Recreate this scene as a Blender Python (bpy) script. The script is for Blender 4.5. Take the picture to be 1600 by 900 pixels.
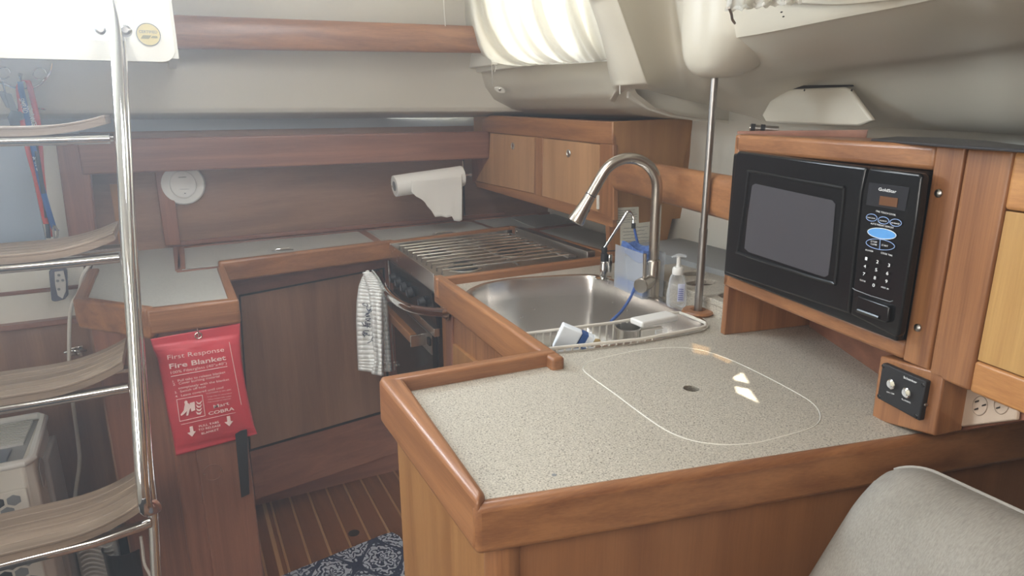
import bpy, bmesh, math, random
from mathutils import Vector, Matrix
random.seed(7)
V = Vector
for o in list(bpy.data.objects): bpy.data.objects.remove(o)
C = bpy.context.scene.collection
scn = bpy.context.scene

# ------------------------------------------------------------------ camera
FP = 1031.8
ROT = ((0.89123, -0.45354, -0.00468), (-0.12198, -0.22974, -0.96558), (0.43685, 0.86112, -0.26007))  # right, down, forward
EYE = V((0, 0, 1.40))
HAZE = 0.09
cam = bpy.data.cameras.new('camera'); camo = bpy.data.objects.new('camera', cam); C.objects.link(camo)
cam.sensor_width = 36; cam.lens = FP / 1600 * 36; cam.clip_start = 0.02
R_, D_, F_ = [V(r) for r in ROT]
mw = Matrix(((R_.x, -D_.x, -F_.x, 0), (R_.y, -D_.y, -F_.y, 0), (R_.z, -D_.z, -F_.z, EYE.z), (0, 0, 0, 1)))
camo.matrix_world = mw
scn.camera = camo

# ------------------------------------------------------------------ light
w = bpy.data.worlds.new('sky'); scn.world = w; w.use_nodes = True
bgn = w.node_tree.nodes['Background']; bgn.inputs[0].default_value = (0.90, 0.95, 1.0, 1); bgn.inputs[1].default_value = 9.0
sun = bpy.data.lights.new('sun', 'SUN'); sun.energy = 16; sun.angle = 0.006; sun.color = (1, 0.93, 0.8)
so = bpy.data.objects.new('sun', sun); C.objects.link(so)
SUNDIR = V((0.63, 0.38, -1.01)).normalized()          # travel direction of the sunlight
so.rotation_euler = SUNDIR.to_track_quat('-Z', 'Y').to_euler()

def area(name, loc, target, sx, sy, e, col):
    l = bpy.data.lights.new(name, 'AREA'); l.shape = 'RECTANGLE'; l.size = sx; l.size_y = sy; l.energy = e; l.color = col
    o = bpy.data.objects.new(name, l); C.objects.link(o); o.location = loc
    o.rotation_euler = (V(target) - V(loc)).to_track_quat('-Z', 'Y').to_euler()
    return o
# daylight from the companionway and the saloon's side windows, plus added overhead fill lamps
area('companionway_daylight', (-0.50, 2.10, 1.86), (-0.2, 1.2, 1.0), 0.8, 0.34, 20, (0.68, 0.84, 1.0))
area('saloon_fill_lamp', (-0.35, -0.1, 1.92), (0.1, 0.6, 0.6), 0.6, 0.6, 11, (1.0, 0.96, 0.90))  # added fill lamp under the closed roof, no hatch above it
area('port_window_daylight', (-1.25, 0.3, 1.35), (0.7, 1.2, 1.15), 1.2, 0.5, 17, (1.0, 0.97, 0.93))
area('galley_fill_lamp', (0.25, 1.25, 1.93), (0.45, 1.6, 0.5), 0.4, 0.4, 6.5, (0.93, 0.96, 1.0))  # added fill lamp to brighten the galley, the roof above is closed
scn.view_settings.view_transform = 'Standard'
scn.view_settings.look = 'None'
scn.view_settings.exposure = 0.27
scn.view_settings.gamma = 1.0
scn.view_settings.use_curve_mapping = False

# ------------------------------------------------------------------ point helpers (world metres)
def ray(x, y):
    a, b = (x - 800) / FP, (y - 450) / FP
    return R_ * a + D_ * b + F_
def pz(x, y, z): d = ray(x, y); return EYE + d * ((z - EYE.z) / d.z)
def py(x, y, Y): d = ray(x, y); return EYE + d * (Y / d.y)
def px(x, y, X): d = ray(x, y); return EYE + d * (X / d.x)
class Plane:
    """vertical plane through P (x, y) whose horizontal direction is `a` degrees clockwise from +Y; n faces the room"""
    def __init__(s, P, a):
        t = math.radians(a); s.P = V((P[0], P[1], 0)); s.u = V((math.sin(t), math.cos(t), 0)); n = V((math.cos(t), -math.sin(t), 0))
        if n.dot(V((-P[0], -P[1], 0))) < 0: n = -n
        s.n = n
    def __call__(s, x, y, off=0.0):
        d = ray(x, y); q = s.P + s.n * off; return EYE + d * (((q - EYE).dot(s.n)) / d.dot(s.n))

# ------------------------------------------------------------------ materials
def mat(name, col, rough=0.5, metal=0.0, **k):
    m = bpy.data.materials.new(name); m.use_nodes = True; b = m.node_tree.nodes['Principled BSDF']
    b.inputs['Base Color'].default_value = (*col, 1); b.inputs['Roughness'].default_value = rough; b.inputs['Metallic'].default_value = metal
    for kk, v in k.items(): b.inputs[kk.replace('_', ' ')].default_value = v
    nt = m.node_tree
    # every material gets a faint procedural unevenness
    tc = nt.nodes.new('ShaderNodeTexCoord'); nz = nt.nodes.new('ShaderNodeTexNoise'); nz.inputs['Scale'].default_value = 35
    nt.links.new(tc.outputs['Object'], nz.inputs['Vector'])
    mr = nt.nodes.new('ShaderNodeMapRange'); dr = 0.008 if metal else 0.04; mr.inputs[3].default_value = max(0, rough - dr); mr.inputs[4].default_value = min(1, rough + dr)
    nt.links.new(nz.outputs['Fac'], mr.inputs[0]); nt.links.new(mr.outputs[0], b.inputs['Roughness'])
    return m
def wood(name, c1, c2, axis, rough=0.38, fine=1.0, coat=0.15):
    m = bpy.data.materials.new(name); m.use_nodes = True; nt = m.node_tree; b = nt.nodes['Principled BSDF']
    b.inputs['Roughness'].default_value = rough; b.inputs['Coat Weight'].default_value = coat; b.inputs['Coat Roughness'].default_value = 0.25
    tc = nt.nodes.new('ShaderNodeTexCoord'); mp = nt.nodes.new('ShaderNodeMapping')
    s = [34 * fine] * 3; s['XYZ'.index(axis)] = 1.6; mp.inputs['Scale'].default_value = s
    nt.links.new(tc.outputs['Object'], mp.inputs[0])
    n1 = nt.nodes.new('ShaderNodeTexNoise'); n1.inputs['Scale'].default_value = 1.0; n1.inputs['Detail'].default_value = 5; n1.inputs['Distortion'].default_value = 0.6
    nt.links.new(mp.outputs[0], n1.inputs['Vector'])
    mp2 = nt.nodes.new('ShaderNodeMapping'); s2 = [420] * 3; s2['XYZ'.index(axis)] = 12; mp2.inputs['Scale'].default_value = s2
    nt.links.new(tc.outputs['Object'], mp2.inputs[0])
    n2 = nt.nodes.new('ShaderNodeTexNoise'); n2.inputs['Scale'].default_value = 1.0; n2.inputs['Detail'].default_value = 2
    nt.links.new(mp2.outputs[0], n2.inputs['Vector'])
    mx = nt.nodes.new('ShaderNodeMath'); mx.operation = 'MULTIPLY_ADD'; mx.inputs[1].default_value = 0.35
    nt.links.new(n2.outputs['Fac'], mx.inputs[0]); nt.links.new(n1.outputs['Fac'], mx.inputs[2])
    cr = nt.nodes.new('ShaderNodeValToRGB'); cr.color_ramp.elements[0].position = 0.47; cr.color_ramp.elements[1].position = 0.84
    cr.color_ramp.elements[0].color = (*c2, 1); cr.color_ramp.elements[1].color = (*c1, 1)
    nt.links.new(mx.outputs[0], cr.inputs[0]); nt.links.new(cr.outputs[0], b.inputs['Base Color'])
    bp = nt.nodes.new('ShaderNodeBump'); bp.inputs['Strength'].default_value = 0.08; bp.inputs['Distance'].default_value = 0.002
    nt.links.new(n2.outputs['Fac'], bp.inputs['Height']); nt.links.new(bp.outputs[0], b.inputs['Normal'])
    return m
def speckle(name, base, dark, light, sc, rough=0.45, amt=0.5):
    m = bpy.data.materials.new(name); m.use_nodes = True; nt = m.node_tree; b = nt.nodes['Principled BSDF']; b.inputs['Roughness'].default_value = rough
    tc = nt.nodes.new('ShaderNodeTexCoord')
    n = nt.nodes.new('ShaderNodeTexNoise'); n.inputs['Scale'].default_value = sc; n.inputs['Detail'].default_value = 3; n.inputs['Roughness'].default_value = 0.7
    mq = nt.nodes.new('ShaderNodeMapping'); mq.inputs['Rotation'].default_value = (0.5, 0.37, 0.81); mq.inputs['Location'].default_value = (0.0137, 0.0071, 0.0043); nt.links.new(tc.outputs['Object'], mq.inputs[0]); nt.links.new(mq.outputs[0], n.inputs['Vector'])
    cr = nt.nodes.new('ShaderNodeValToRGB'); e = cr.color_ramp.elements
    e[0].position = 0.36; e[0].color = (*dark, 1); e[1].position = 0.64; e[1].color = (*light, 1)
    e.new(0.45).color = (*base, 1); e.new(0.56).color = (*base, 1)
    nt.links.new(n.outputs['Fac'], cr.inputs[0]); nt.links.new(cr.outputs[0], b.inputs['Base Color'])
    return m
T1, T2 = (0.40, 0.182, 0.075), (0.22, 0.088, 0.038)
TK = {a: wood('teak_' + a, T1, T2, a) for a in 'XYZ'}
TD = {a: wood('dark_teak_' + a, (0.33, 0.145, 0.088), (0.21, 0.088, 0.056), a, 0.38) for a in 'XYZ'}
VN = {a: wood('teak_veneer_' + a, (0.43, 0.215, 0.08), (0.31, 0.14, 0.05), a, 0.42, 0.6) for a in 'XYZ'}
VD = {a: wood('brown_veneer_' + a, (0.34, 0.19, 0.115), (0.23, 0.12, 0.072), a, 0.45, 0.5) for a in 'XYZ'}
VL = {a: wood('light_veneer_' + a, (0.56, 0.315, 0.155), (0.42, 0.22, 0.10), a, 0.4, 0.8) for a in 'XYZ'}
VG = wood('golden_veneer_Z', (0.60, 0.36, 0.13), (0.44, 0.235, 0.075), 'Z', 0.4, 0.8)
PF = wood('red_brown_veneer_Z', (0.35, 0.155, 0.065), (0.25, 0.103, 0.042), 'Z', 0.42, 0.6)
CREAM = mat('cream_gelcoat', (0.66, 0.61, 0.50), 0.42)
CREAM2 = mat('cream_hull_liner', (0.80, 0.77, 0.68), 0.5)
GREYL = mat('shaded_grey_liner', (0.33, 0.34, 0.34), 0.6)  # grey darkened to carry the shade of the recess above the shelf
LAM = speckle('speckled_laminate', (0.49, 0.45, 0.375), (0.10, 0.085, 0.065), (0.68, 0.63, 0.54), 430)
LAM2 = speckle('pale_laminate', (0.50, 0.50, 0.46), (0.42, 0.42, 0.39), (0.60, 0.60, 0.56), 220)
CAULK = mat('white_caulk', (0.8, 0.78, 0.7), 0.6)
STEEL = mat('brushed_steel', (0.74, 0.72, 0.69), 0.27, 1.0)
STEELD = mat('worn_steel', (0.42, 0.40, 0.38), 0.34, 1.0)
NICKEL = mat('brushed_nickel', (0.56, 0.51, 0.45), 0.26, 1.0)
CHROME = mat('polished_chrome', (0.78, 0.77, 0.75), 0.08, 1.0)
IRON = mat('black_burner', (0.03, 0.03, 0.03), 0.5)
BLACK = mat('black_plastic', (0.008, 0.008, 0.009), 0.22)
BLACKM = mat('matt_black', (0.02, 0.02, 0.022), 0.6)
OVEN = mat('oven_glass', (0.02, 0.019, 0.018), 0.2)
DARKG = mat('microwave_window', (0.075, 0.072, 0.08), 0.22)
WHITE = mat('white_plastic', (0.80, 0.79, 0.75), 0.4)
WHITED = mat('warm_white_plastic', (0.72, 0.68, 0.6), 0.45)
PRINT = mat('white_print', (0.85, 0.86, 0.86), 0.6)
PINKP = mat('pale_print', (0.92, 0.72, 0.68), 0.6)
PAPER = mat('paper_towel_white', (0.90, 0.88, 0.83), 0.9)
RED = mat('red_vinyl', (0.62, 0.055, 0.075), 0.42)
REDT = mat('red_webbing', (0.66, 0.06, 0.04), 0.7)
BLUET = mat('blue_webbing', (0.02, 0.10, 0.34), 0.7)
BLUEC = mat('blue_cloth', (0.03, 0.11, 0.40), 0.8)
BLUEB = mat('blue_button', (0.12, 0.36, 0.75), 0.4)
BLUEL = mat('blue_outline', (0.30, 0.45, 0.75), 0.5)
AMBER = mat('amber_display', (0.16, 0.07, 0.03), 0.3)
SPONGE = mat('white_sponge', (0.85, 0.90, 0.95), 0.95)
NAVY = mat('navy_thread', (0.02, 0.03, 0.08), 0.8)
RIBW = mat('white_ribbed_cotton', (0.90, 0.92, 0.90), 0.95)
GREY = mat('grey_plastic', (0.22, 0.23, 0.24), 0.5)
LGREY = mat('light_grey_plastic', (0.62, 0.60, 0.56), 0.5)
BLUEG = mat('blue_grey_panel', (0.42, 0.50, 0.60), 0.35)
GOLD = mat('pale_gold_sticker', (0.66, 0.55, 0.26), 0.5)
CAVITY = mat('dark_cavity', (0.02, 0.015, 0.012), 0.8)
TREADW = wood('weathered_teak_X', (0.34, 0.255, 0.185), (0.20, 0.145, 0.10), 'X', 0.5, 1.0, 0.05)
HOLLY = wood('pale_inlay_Y', (0.52, 0.30, 0.14), (0.42, 0.22, 0.10), 'Y', 0.45)
FLOORW = wood('floor_teak_Y', (0.26, 0.105, 0.045), (0.15, 0.06, 0.03), 'Y', 0.35, 0.8)
def clear(name, col, rough=0.05, mixf=0.25, bl=0.35):
    m = bpy.data.materials.new(name); m.use_nodes = True; nt = m.node_tree; b = nt.nodes['Principled BSDF']
    b.inputs['Base Color'].default_value = (*col, 1); b.inputs['Roughness'].default_value = rough
    t = nt.nodes.new('ShaderNodeBsdfTransparent'); mx = nt.nodes.new('ShaderNodeMixShader'); out = nt.nodes['Material Output']
    lw = nt.nodes.new('ShaderNodeLayerWeight'); lw.inputs[0].default_value = bl
    ma = nt.nodes.new('ShaderNodeMath'); ma.operation = 'ADD'; ma.use_clamp = True; ma.inputs[1].default_value = mixf
    nt.links.new(lw.outputs['Facing'], ma.inputs[0]); nt.links.new(ma.outputs[0], mx.inputs[0])
    nt.links.new(t.outputs[0], mx.inputs[1]); nt.links.new(b.outputs[0], mx.inputs[2]); nt.links.new(mx.outputs[0], out.inputs['Surface'])
    return m
CLEAR = clear('clear_plastic', (0.80, 0.82, 0.84), 0.08, 0.06)
GLASS = clear('window_glass', (0.9, 0.95, 0.95), 0.03, 0.02)
def cloth_translucent(name, col):
    m = bpy.data.materials.new(name); m.use_nodes = True; nt = m.node_tree; b = nt.nodes['Principled BSDF']
    b.inputs['Base Color'].default_value = (*col, 1); b.inputs['Roughness'].default_value = 0.9
    t = nt.nodes.new('ShaderNodeBsdfTranslucent'); t.inputs[0].default_value = (*col, 1); mx = nt.nodes.new('ShaderNodeMixShader'); mx.inputs[0].default_value = 0.8
    tc = nt.nodes.new('ShaderNodeTexCoord'); n = nt.nodes.new('ShaderNodeTexNoise'); n.inputs['Scale'].default_value = 300
    bp = nt.nodes.new('ShaderNodeBump'); bp.inputs['Strength'].default_value = 0.1; nt.links.new(tc.outputs['Object'], n.inputs['Vector']); nt.links.new(n.outputs['Fac'], bp.inputs['Height']); nt.links.new(bp.outputs[0], b.inputs['Normal'])
    nt.links.new(b.outputs[0], mx.inputs[1]); nt.links.new(t.outputs[0], mx.inputs[2]); nt.links.new(mx.outputs[0], nt.nodes['Material Output'].inputs['Surface'])
    return m
CURT = cloth_translucent('thin_white_cotton', (0.94, 0.93, 0.89))
def fabric(name, c1, c2, sc=(900, 900, 900), patch=14):
    m = bpy.data.materials.new(name); m.use_nodes = True; nt = m.node_tree; b = nt.nodes['Principled BSDF']; b.inputs['Roughness'].default_value = 0.9
    tc = nt.nodes.new('ShaderNodeTexCoord'); mp = nt.nodes.new('ShaderNodeMapping'); mp.inputs['Scale'].default_value = sc; nt.links.new(tc.outputs['Object'], mp.inputs[0])
    n = nt.nodes.new('ShaderNodeTexNoise'); n.inputs['Scale'].default_value = 1; n.inputs['Detail'].default_value = 3; nt.links.new(mp.outputs[0], n.inputs['Vector'])
    n2 = nt.nodes.new('ShaderNodeTexNoise'); n2.inputs['Scale'].default_value = patch; nt.links.new(tc.outputs['Object'], n2.inputs['Vector'])
    ad = nt.nodes.new('ShaderNodeMath'); ad.operation = 'MULTIPLY_ADD'; ad.inputs[1].default_value = 0.5; nt.links.new(n2.outputs['Fac'], ad.inputs[0]); nt.links.new(n.outputs['Fac'], ad.inputs[2])
    cr = nt.nodes.new('ShaderNodeValToRGB'); cr.color_ramp.elements[0].position = 0.5; cr.color_ramp.elements[1].position = 1.0
    cr.color_ramp.elements[0].color = (*c2, 1); cr.color_ramp.elements[1].color = (*c1, 1); nt.links.new(ad.outputs[0], cr.inputs[0]); nt.links.new(cr.outputs[0], b.inputs['Base Color'])
    bp = nt.nodes.new('ShaderNodeBump'); bp.inputs['Strength'].default_value = 0.15; bp.inputs['Distance'].default_value = 0.001; nt.links.new(n.outputs['Fac'], bp.inputs['Height']); nt.links.new(bp.outputs[0], b.inputs['Normal'])
    return m
SOFA = fabric('grey_linen_weave', (0.37, 0.35, 0.31), (0.25, 0.235, 0.205), (90, 700, 260))
def rugmat():
    m = bpy.data.materials.new('navy_damask_print'); m.use_nodes = True; nt = m.node_tree; b = nt.nodes['Principled BSDF']; b.inputs['Roughness'].default_value = 0.85
    N, L = nt.nodes, nt.links
    tc = N.new('ShaderNodeTexCoord'); sp = N.new('ShaderNodeSeparateXYZ'); L.new(tc.outputs['Object'], sp.inputs[0])
    def M(op, a, bb=None, c=None):
        n = N.new('ShaderNodeMath'); n.operation = op
        for i, q in enumerate((a, bb, c)):
            if q is None: continue
            if isinstance(q, (int, float)): n.inputs[i].default_value = q
            else: L.new(q, n.inputs[i])
        return n.outputs[0]
    # rotate 45-ish to a lattice of ogee medallions 0.085 m apart
    cs = 2 * math.pi / 0.16
    X, Y = sp.outputs[0], sp.outputs[1]
    a = M('MULTIPLY', X, cs); c = M('MULTIPLY', Y, cs * 0.72)
    lat = M('ABSOLUTE', M('ADD', M('COSINE', a), M('COSINE', c)))        # zero along the ogee lattice
    band = M('LESS_THAN', lat, 0.22)
    # medallion interior: nested scrolls
    r = M('ADD', M('COSINE', a), M('COSINE', c))
    nz = N.new('ShaderNodeTexNoise'); nz.inputs['Scale'].default_value = 60; nz.inputs['Detail'].default_value = 1; L.new(tc.outputs['Object'], nz.inputs['Vector'])
    pet = M('SINE', M('MULTIPLY', M('ARCTAN2', M('SINE', a), M('SINE', c)), 8))
    f = M('SINE', M('ADD', M('ADD', M('MULTIPLY', lat, 9.0), M('MULTIPLY', pet, 1.5)), M('MULTIPLY', nz.outputs['Fac'], 14)))
    on = M('GREATER_THAN', f, -0.05)
    fac = M('MULTIPLY', on, M('SUBTRACT', 1.0, band))
    mx = N.new('ShaderNodeMix'); mx.data_type = 'RGBA'; L.new(fac, mx.inputs[0]); mx.inputs[6].default_value = (0.035, 0.045, 0.085, 1); mx.inputs[7].default_value = (0.42, 0.45, 0.50, 1)
    L.new(mx.outputs[2], b.inputs['Base Color']); return m
RUG = rugmat()

# ------------------------------------------------------------------ mesh helpers
class B:
    def __init__(s): s.bm = bmesh.new()
    def ob(s, o, u, v, w):            # parallelepiped from corner o
        o, u, v, w = V(o), V(u), V(v), V(w); vs = [s.bm.verts.new(o + u * i + v * j + w * k) for k in (0, 1) for j in (0, 1) for i in (0, 1)]
        for f in ((0, 1, 3, 2), (4, 6, 7, 5), (0, 4, 5, 1), (2, 3, 7, 6), (0, 2, 6, 4), (1, 5, 7, 3)): s.bm.faces.new([vs[i] for i in f])
        return s
    def box(s, a, b): return s.ob(a, (b[0] - a[0], 0, 0), (0, b[1] - a[1], 0), (0, 0, b[2] - a[2]))
    def prism(s, pts, off):
        off = V(off); A = [s.bm.verts.new(V(p)) for p in pts]; Bv = [s.bm.verts.new(V(p) + off) for p in pts]; n = len(A)
        s.bm.faces.new(A[::-1]); s.bm.faces.new(Bv)
        for i in range(n): s.bm.faces.new([A[i], A[(i + 1) % n], Bv[(i + 1) % n], Bv[i]])
        return s
    def hull2(s, A, Bp):              # two matching loops
        A = [s.bm.verts.new(V(p)) for p in A]; Bv = [s.bm.verts.new(V(p)) for p in Bp]; n = len(A)
        s.bm.faces.new(A[::-1]); s.bm.faces.new(Bv)
        for i in range(n): s.bm.faces.new([A[i], A[(i + 1) % n], Bv[(i + 1) % n], Bv[i]])
        return s
    def tube(s, path, r, seg=12, closed=False, caps=True, flat=None):
        P = [V(p) for p in path]; n = len(P); R = r if isinstance(r, (list, tuple)) else [r] * n; rings = []; up = None
        for i in range(n):
            if closed: t = P[(i + 1) % n] - P[i - 1]
            else: t = P[min(i + 1, n - 1)] - P[max(i - 1, 0)]
            t = t.normalized() if t.length > 1e-9 else V((0, 0, 1))
            if up is None: up = V((0, 0, 1)) if abs(t.z) < 0.9 else V((1, 0, 0))
            a = t.cross(up).normalized(); up = a.cross(t).normalized()
            ring = []
            for k in range(seg):
                q = 2 * math.pi * k / seg; f = flat or 1
                ring.append(s.bm.verts.new(P[i] + a * (math.cos(q) * R[i]) + up * (math.sin(q) * R[i] * f)))
            rings.append(ring)
        m = n if closed else n - 1
        for i in range(m):
            A, Bq = rings[i], rings[(i + 1) % n]
            for k in range(seg): s.bm.faces.new([A[k], A[(k + 1) % seg], Bq[(k + 1) % seg], Bq[k]])
        if caps and not closed: s.bm.faces.new(rings[0][::-1]); s.bm.faces.new(rings[-1])
        return s
    def lathe(s, c, prof, ax=(0, 0, 1), seg=24, ell=1.0, u=None):
        c, ax = V(c), V(ax).normalized(); a = V(u).normalized() if u else (ax.cross(V((0, 0, 1))) if abs(ax.z) < 0.9 else V((1, 0, 0))).normalized(); b = ax.cross(a)
        rings = [[s.bm.verts.new(c + ax * h + a * (r * math.cos(2 * math.pi * k / seg)) + b * (r * ell * math.sin(2 * math.pi * k / seg))) for k in range(seg)] for r, h in prof]
        for A, Bq in zip(rings, rings[1:]):
            for k in range(seg): s.bm.faces.new([A[k], A[(k + 1) % seg], Bq[(k + 1) % seg], Bq[k]])
        if prof[0] != prof[-1]:
            if prof[0][0] > 1e-5: s.bm.faces.new(rings[0][::-1])
            if prof[-1][0] > 1e-5: s.bm.faces.new(rings[-1])
        return s
    def grid(s, f, nu, nv, thick=0.0, nrm=None):
        g = [[s.bm.verts.new(f(i / nu, j / nv)) for i in range(nu + 1)] for j in range(nv + 1)]
        for j in range(nv):
            for i in range(nu): s.bm.faces.new([g[j][i], g[j][i + 1], g[j + 1][i + 1], g[j + 1][i]])
        return s
    def holed(s, outer, holes, z0, z1):   # plate between z0 and z1 with through holes
        top = bmesh.new(); es = []
        for lp in [outer] + holes:
            vs = [top.verts.new((p[0], p[1], z1)) for p in lp]
            es += [top.edges.new((vs[i], vs[(i + 1) % len(vs)])) for i in range(len(vs))]
        bmesh.ops.triangle_fill(top, use_beauty=True, use_dissolve=False, edges=es)
        r = bmesh.ops.extrude_face_region(top, geom=top.faces[:])
        bmesh.ops.translate(top, verts=[v for v in r['geom'] if isinstance(v, bmesh.types.BMVert)], vec=(0, 0, z0 - z1))
        me = bpy.data.meshes.new('t'); top.to_mesh(me); top.free(); s.bm.from_mesh(me); bpy.data.meshes.remove(me); return s
def world_loc(o): return V(o['_o']) if '_o' in o else V((0, 0, 0))
def obj(name, b, m, parent=None, bev=0.0, seg=2, smooth=35, solid=0.0, origin=None, sub=0):
    bm = b.bm; bmesh.ops.remove_doubles(bm, verts=bm.verts, dist=1e-6); bmesh.ops.recalc_face_normals(bm, faces=bm.faces)
    if origin is None:
        if parent is not None: origin = world_loc(parent)
        else:
            xs = [v.co for v in bm.verts]; origin = V((sum(v.x for v in xs) / len(xs), sum(v.y for v in xs) / len(xs), min(v.z for v in xs)))
    bmesh.ops.translate(bm, verts=bm.verts, vec=-V(origin))
    me = bpy.data.meshes.new(name); bm.to_mesh(me); bm.free(); me.materials.append(m)
    if smooth:
        for p in me.polygons: p.use_smooth = True
        me.set_sharp_from_angle(angle=math.radians(smooth))
    o = bpy.data.objects.new(name, me); C.objects.link(o)
    if parent is not None: o.parent = parent; o['_o'] = list(world_loc(parent))
    else: o.location = origin; o['_o'] = list(origin)
    if solid: q = o.modifiers.new('solid', 'SOLIDIFY'); q.thickness = solid; q.offset = 0
    if bev: q = o.modifiers.new('bevel', 'BEVEL'); q.width = bev; q.segments = seg; q.limit_method = 'ANGLE'; q.angle_limit = math.radians(40)
    if sub: q = o.modifiers.new('sub', 'SUBSURF'); q.levels = sub; q.render_levels = sub
    return o
def thing(name, loc, label, cat, group=None):
    o = bpy.data.objects.new(name, None); C.objects.link(o); o.location = loc; o.empty_display_size = 0.05; o['_o'] = list(loc); return tag(o, label, cat, group)
def tag(o, label, cat, group=None, kind=None):
    o['label'] = label; o['category'] = cat
    if group: o['group'] = group
    if kind: o['kind'] = kind
    return o
def struct(o): o['kind'] = 'structure'; return o
def L(o, s): o['label'] = s; return o
def text(lines, m, parent, name='lettering', lift=0.0008):
    """lines: (string, baseline start, baseline end or None, height, up-hint plane normal, bold)"""
    bm = bmesh.new()
    for s_, p0, p1, h, n, bold in lines:
        cu = bpy.data.curves.new('t', 'FONT'); cu.body = s_; cu.size = 1; cu.extrude = 0.0; cu.resolution_u = 3; cu.offset = 0.008 * bold
        to = bpy.data.objects.new('t', cu); C.objects.link(to); dg = bpy.context.evaluated_depsgraph_get()
        me = bpy.data.meshes.new_from_object(to.evaluated_get(dg)); bpy.data.objects.remove(to); bpy.data.curves.remove(cu)
        if not me.vertices: continue
        mnx = min(v.co.x for v in me.vertices); mxx = max(v.co.x for v in me.vertices); cap = 0.7
        u = (V(p1) - V(p0)); Lh = u.length; u.normalize(); n = V(n).normalized(); v = n.cross(u).normalized(); sx = Lh / (mxx - mnx); sy = h / cap
        o0 = V(p0) + n * lift
        for q in me.vertices: q.co = o0 + u * ((q.co.x - mnx) * sx) + v * (q.co.y * sy)
        bm.from_mesh(me); bpy.data.meshes.remove(me)
    b = B(); b.bm.free(); b.bm = bm
    return obj(name, b, m, parent, smooth=0)
def smooth_loop(pts, n=6, closed=True):
    P = [V(p) for p in pts]; out = []; N = len(P); rng = range(N if closed else N - 1)
    for i in rng:
        g = lambda k: P[k % N] if closed else P[max(0, min(N - 1, k))]
        a, b, c, d = g(i - 1), g(i), g(i + 1), g(i + 2)
        for k in range(n):
            t = k / n; out.append(0.5 * ((2 * b) + (c - a) * t + (2 * a - 5 * b + 4 * c - d) * t * t + (3 * b - a - 3 * c + d) * t ** 3))
    if not closed: out.append(P[-1])
    return out
def seg(name, p, q, wd, z0, z1, m, parent, bev=0.006, ea=0.0, eb=0.0):
    """timber rail from p to q (outer edge), wd wide to its left"""
    p, q = V((p[0], p[1], 0)), V((q[0], q[1], 0)); u = (q - p).normalized(); nl = V((-u.y, u.x, 0)); p = p - u * ea; q = q + u * eb
    return obj(name, B().ob(p + V((0, 0, z0)), q - p, nl * wd, (0, 0, z1 - z0)), m, parent, bev=bev, seg=3)
def grain(p, q): return 'X' if abs(p[0] - q[0]) > abs(p[1] - q[1]) else 'Y'
def copy_tree(o, parent=None):
    c = o.copy(); C.objects.link(c)
    if parent is not None: c.parent = parent
    for ch in [k for k in C.objects if k.parent == o]: copy_tree(ch, c)
    return c

CT = 0.94        # counter height
# ================================================================== SETTING
# floor: sub-base with one object per board and per pale inlay strip
fl = struct(obj('floor', B().box((-1.4, -1.3, -0.05), (1.7, 3.0, -0.012)), CAVITY))
pl_me = st_me = None
x = 0.175 - 0.0675 * 8
while x < 0.95:
    if pl_me is None:
        a = obj('plank', B().box((x + 0.0035, 0.2, -0.012), (x + 0.064, 2.42, 0)), FLOORW, fl, bev=0.001, seg=1); pl_me = (a, x)
        c = obj('inlay_strip', B().box((x - 0.0035, 0.2, -0.012), (x + 0.0035, 2.42, -0.0004)), HOLLY, fl); st_me = (c, x)
    else:
        for s_ in (pl_me, st_me):
            k = s_[0].copy(); k.location = s_[0].location + V((x - s_[1], 0, 0)); C.objects.link(k); k.parent = fl
    x += 0.0675
obj('finger_hole', B().lathe(pz(553, 833, 0.0), [(0.019, 0.0003), (0.019, 0.0006), (0.0, 0.0006)], seg=20), CAVITY, fl)
struct(obj('trim_1', B().box((0.145, 0.2, -0.0003), (0.158, 2.42, 0.0006)), HOLLY))

# aft wall (panelling behind the shelf and counter) and its parts
AW = Plane((0.0, 2.574), 87.15)
def aw(x, z, off=0.0): return V((x, 2.574 + 0.0497 * x, z)) + AW.n * off
wa = struct(obj('wall_aft', B().ob(aw(-1.4, 0.0), aw(1.75, 0) - aw(-1.4, 0), (0, 0.04, 0), (0, 0, 1.42)), VD['X']))
obj('panel_joint', B().ob(aw(1.10, 0.95, 0.004), (0.006, 0, 0), (0, 0.006, 0), (0, 0, 0.25)), CAVITY, wa)
obj('end_batten', B().ob(aw(-0.055, 0.95, 0.02), (0.05, 0, 0), (0, 0.02, 0), (0, 0, 0.32)), TD['Z'], wa, bev=0.003)
obj('base_moulding', B().ob(aw(-0.03, 0.945, 0.014), aw(1.3, 0) - aw(-0.03, 0), (0, 0.014, 0), (0, 0, 0.016)), TD['X'], wa, bev=0.003)
obj('recess_shade_strip', B().ob(aw(-1.3, 1.338, 0.012), aw(1.5, 0) - aw(-1.3, 0), (0, 0.012, 0), (0, 0, 0.09)), GREYL, wa)  # grey band paints the shadow in the recess above the shelf

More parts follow.
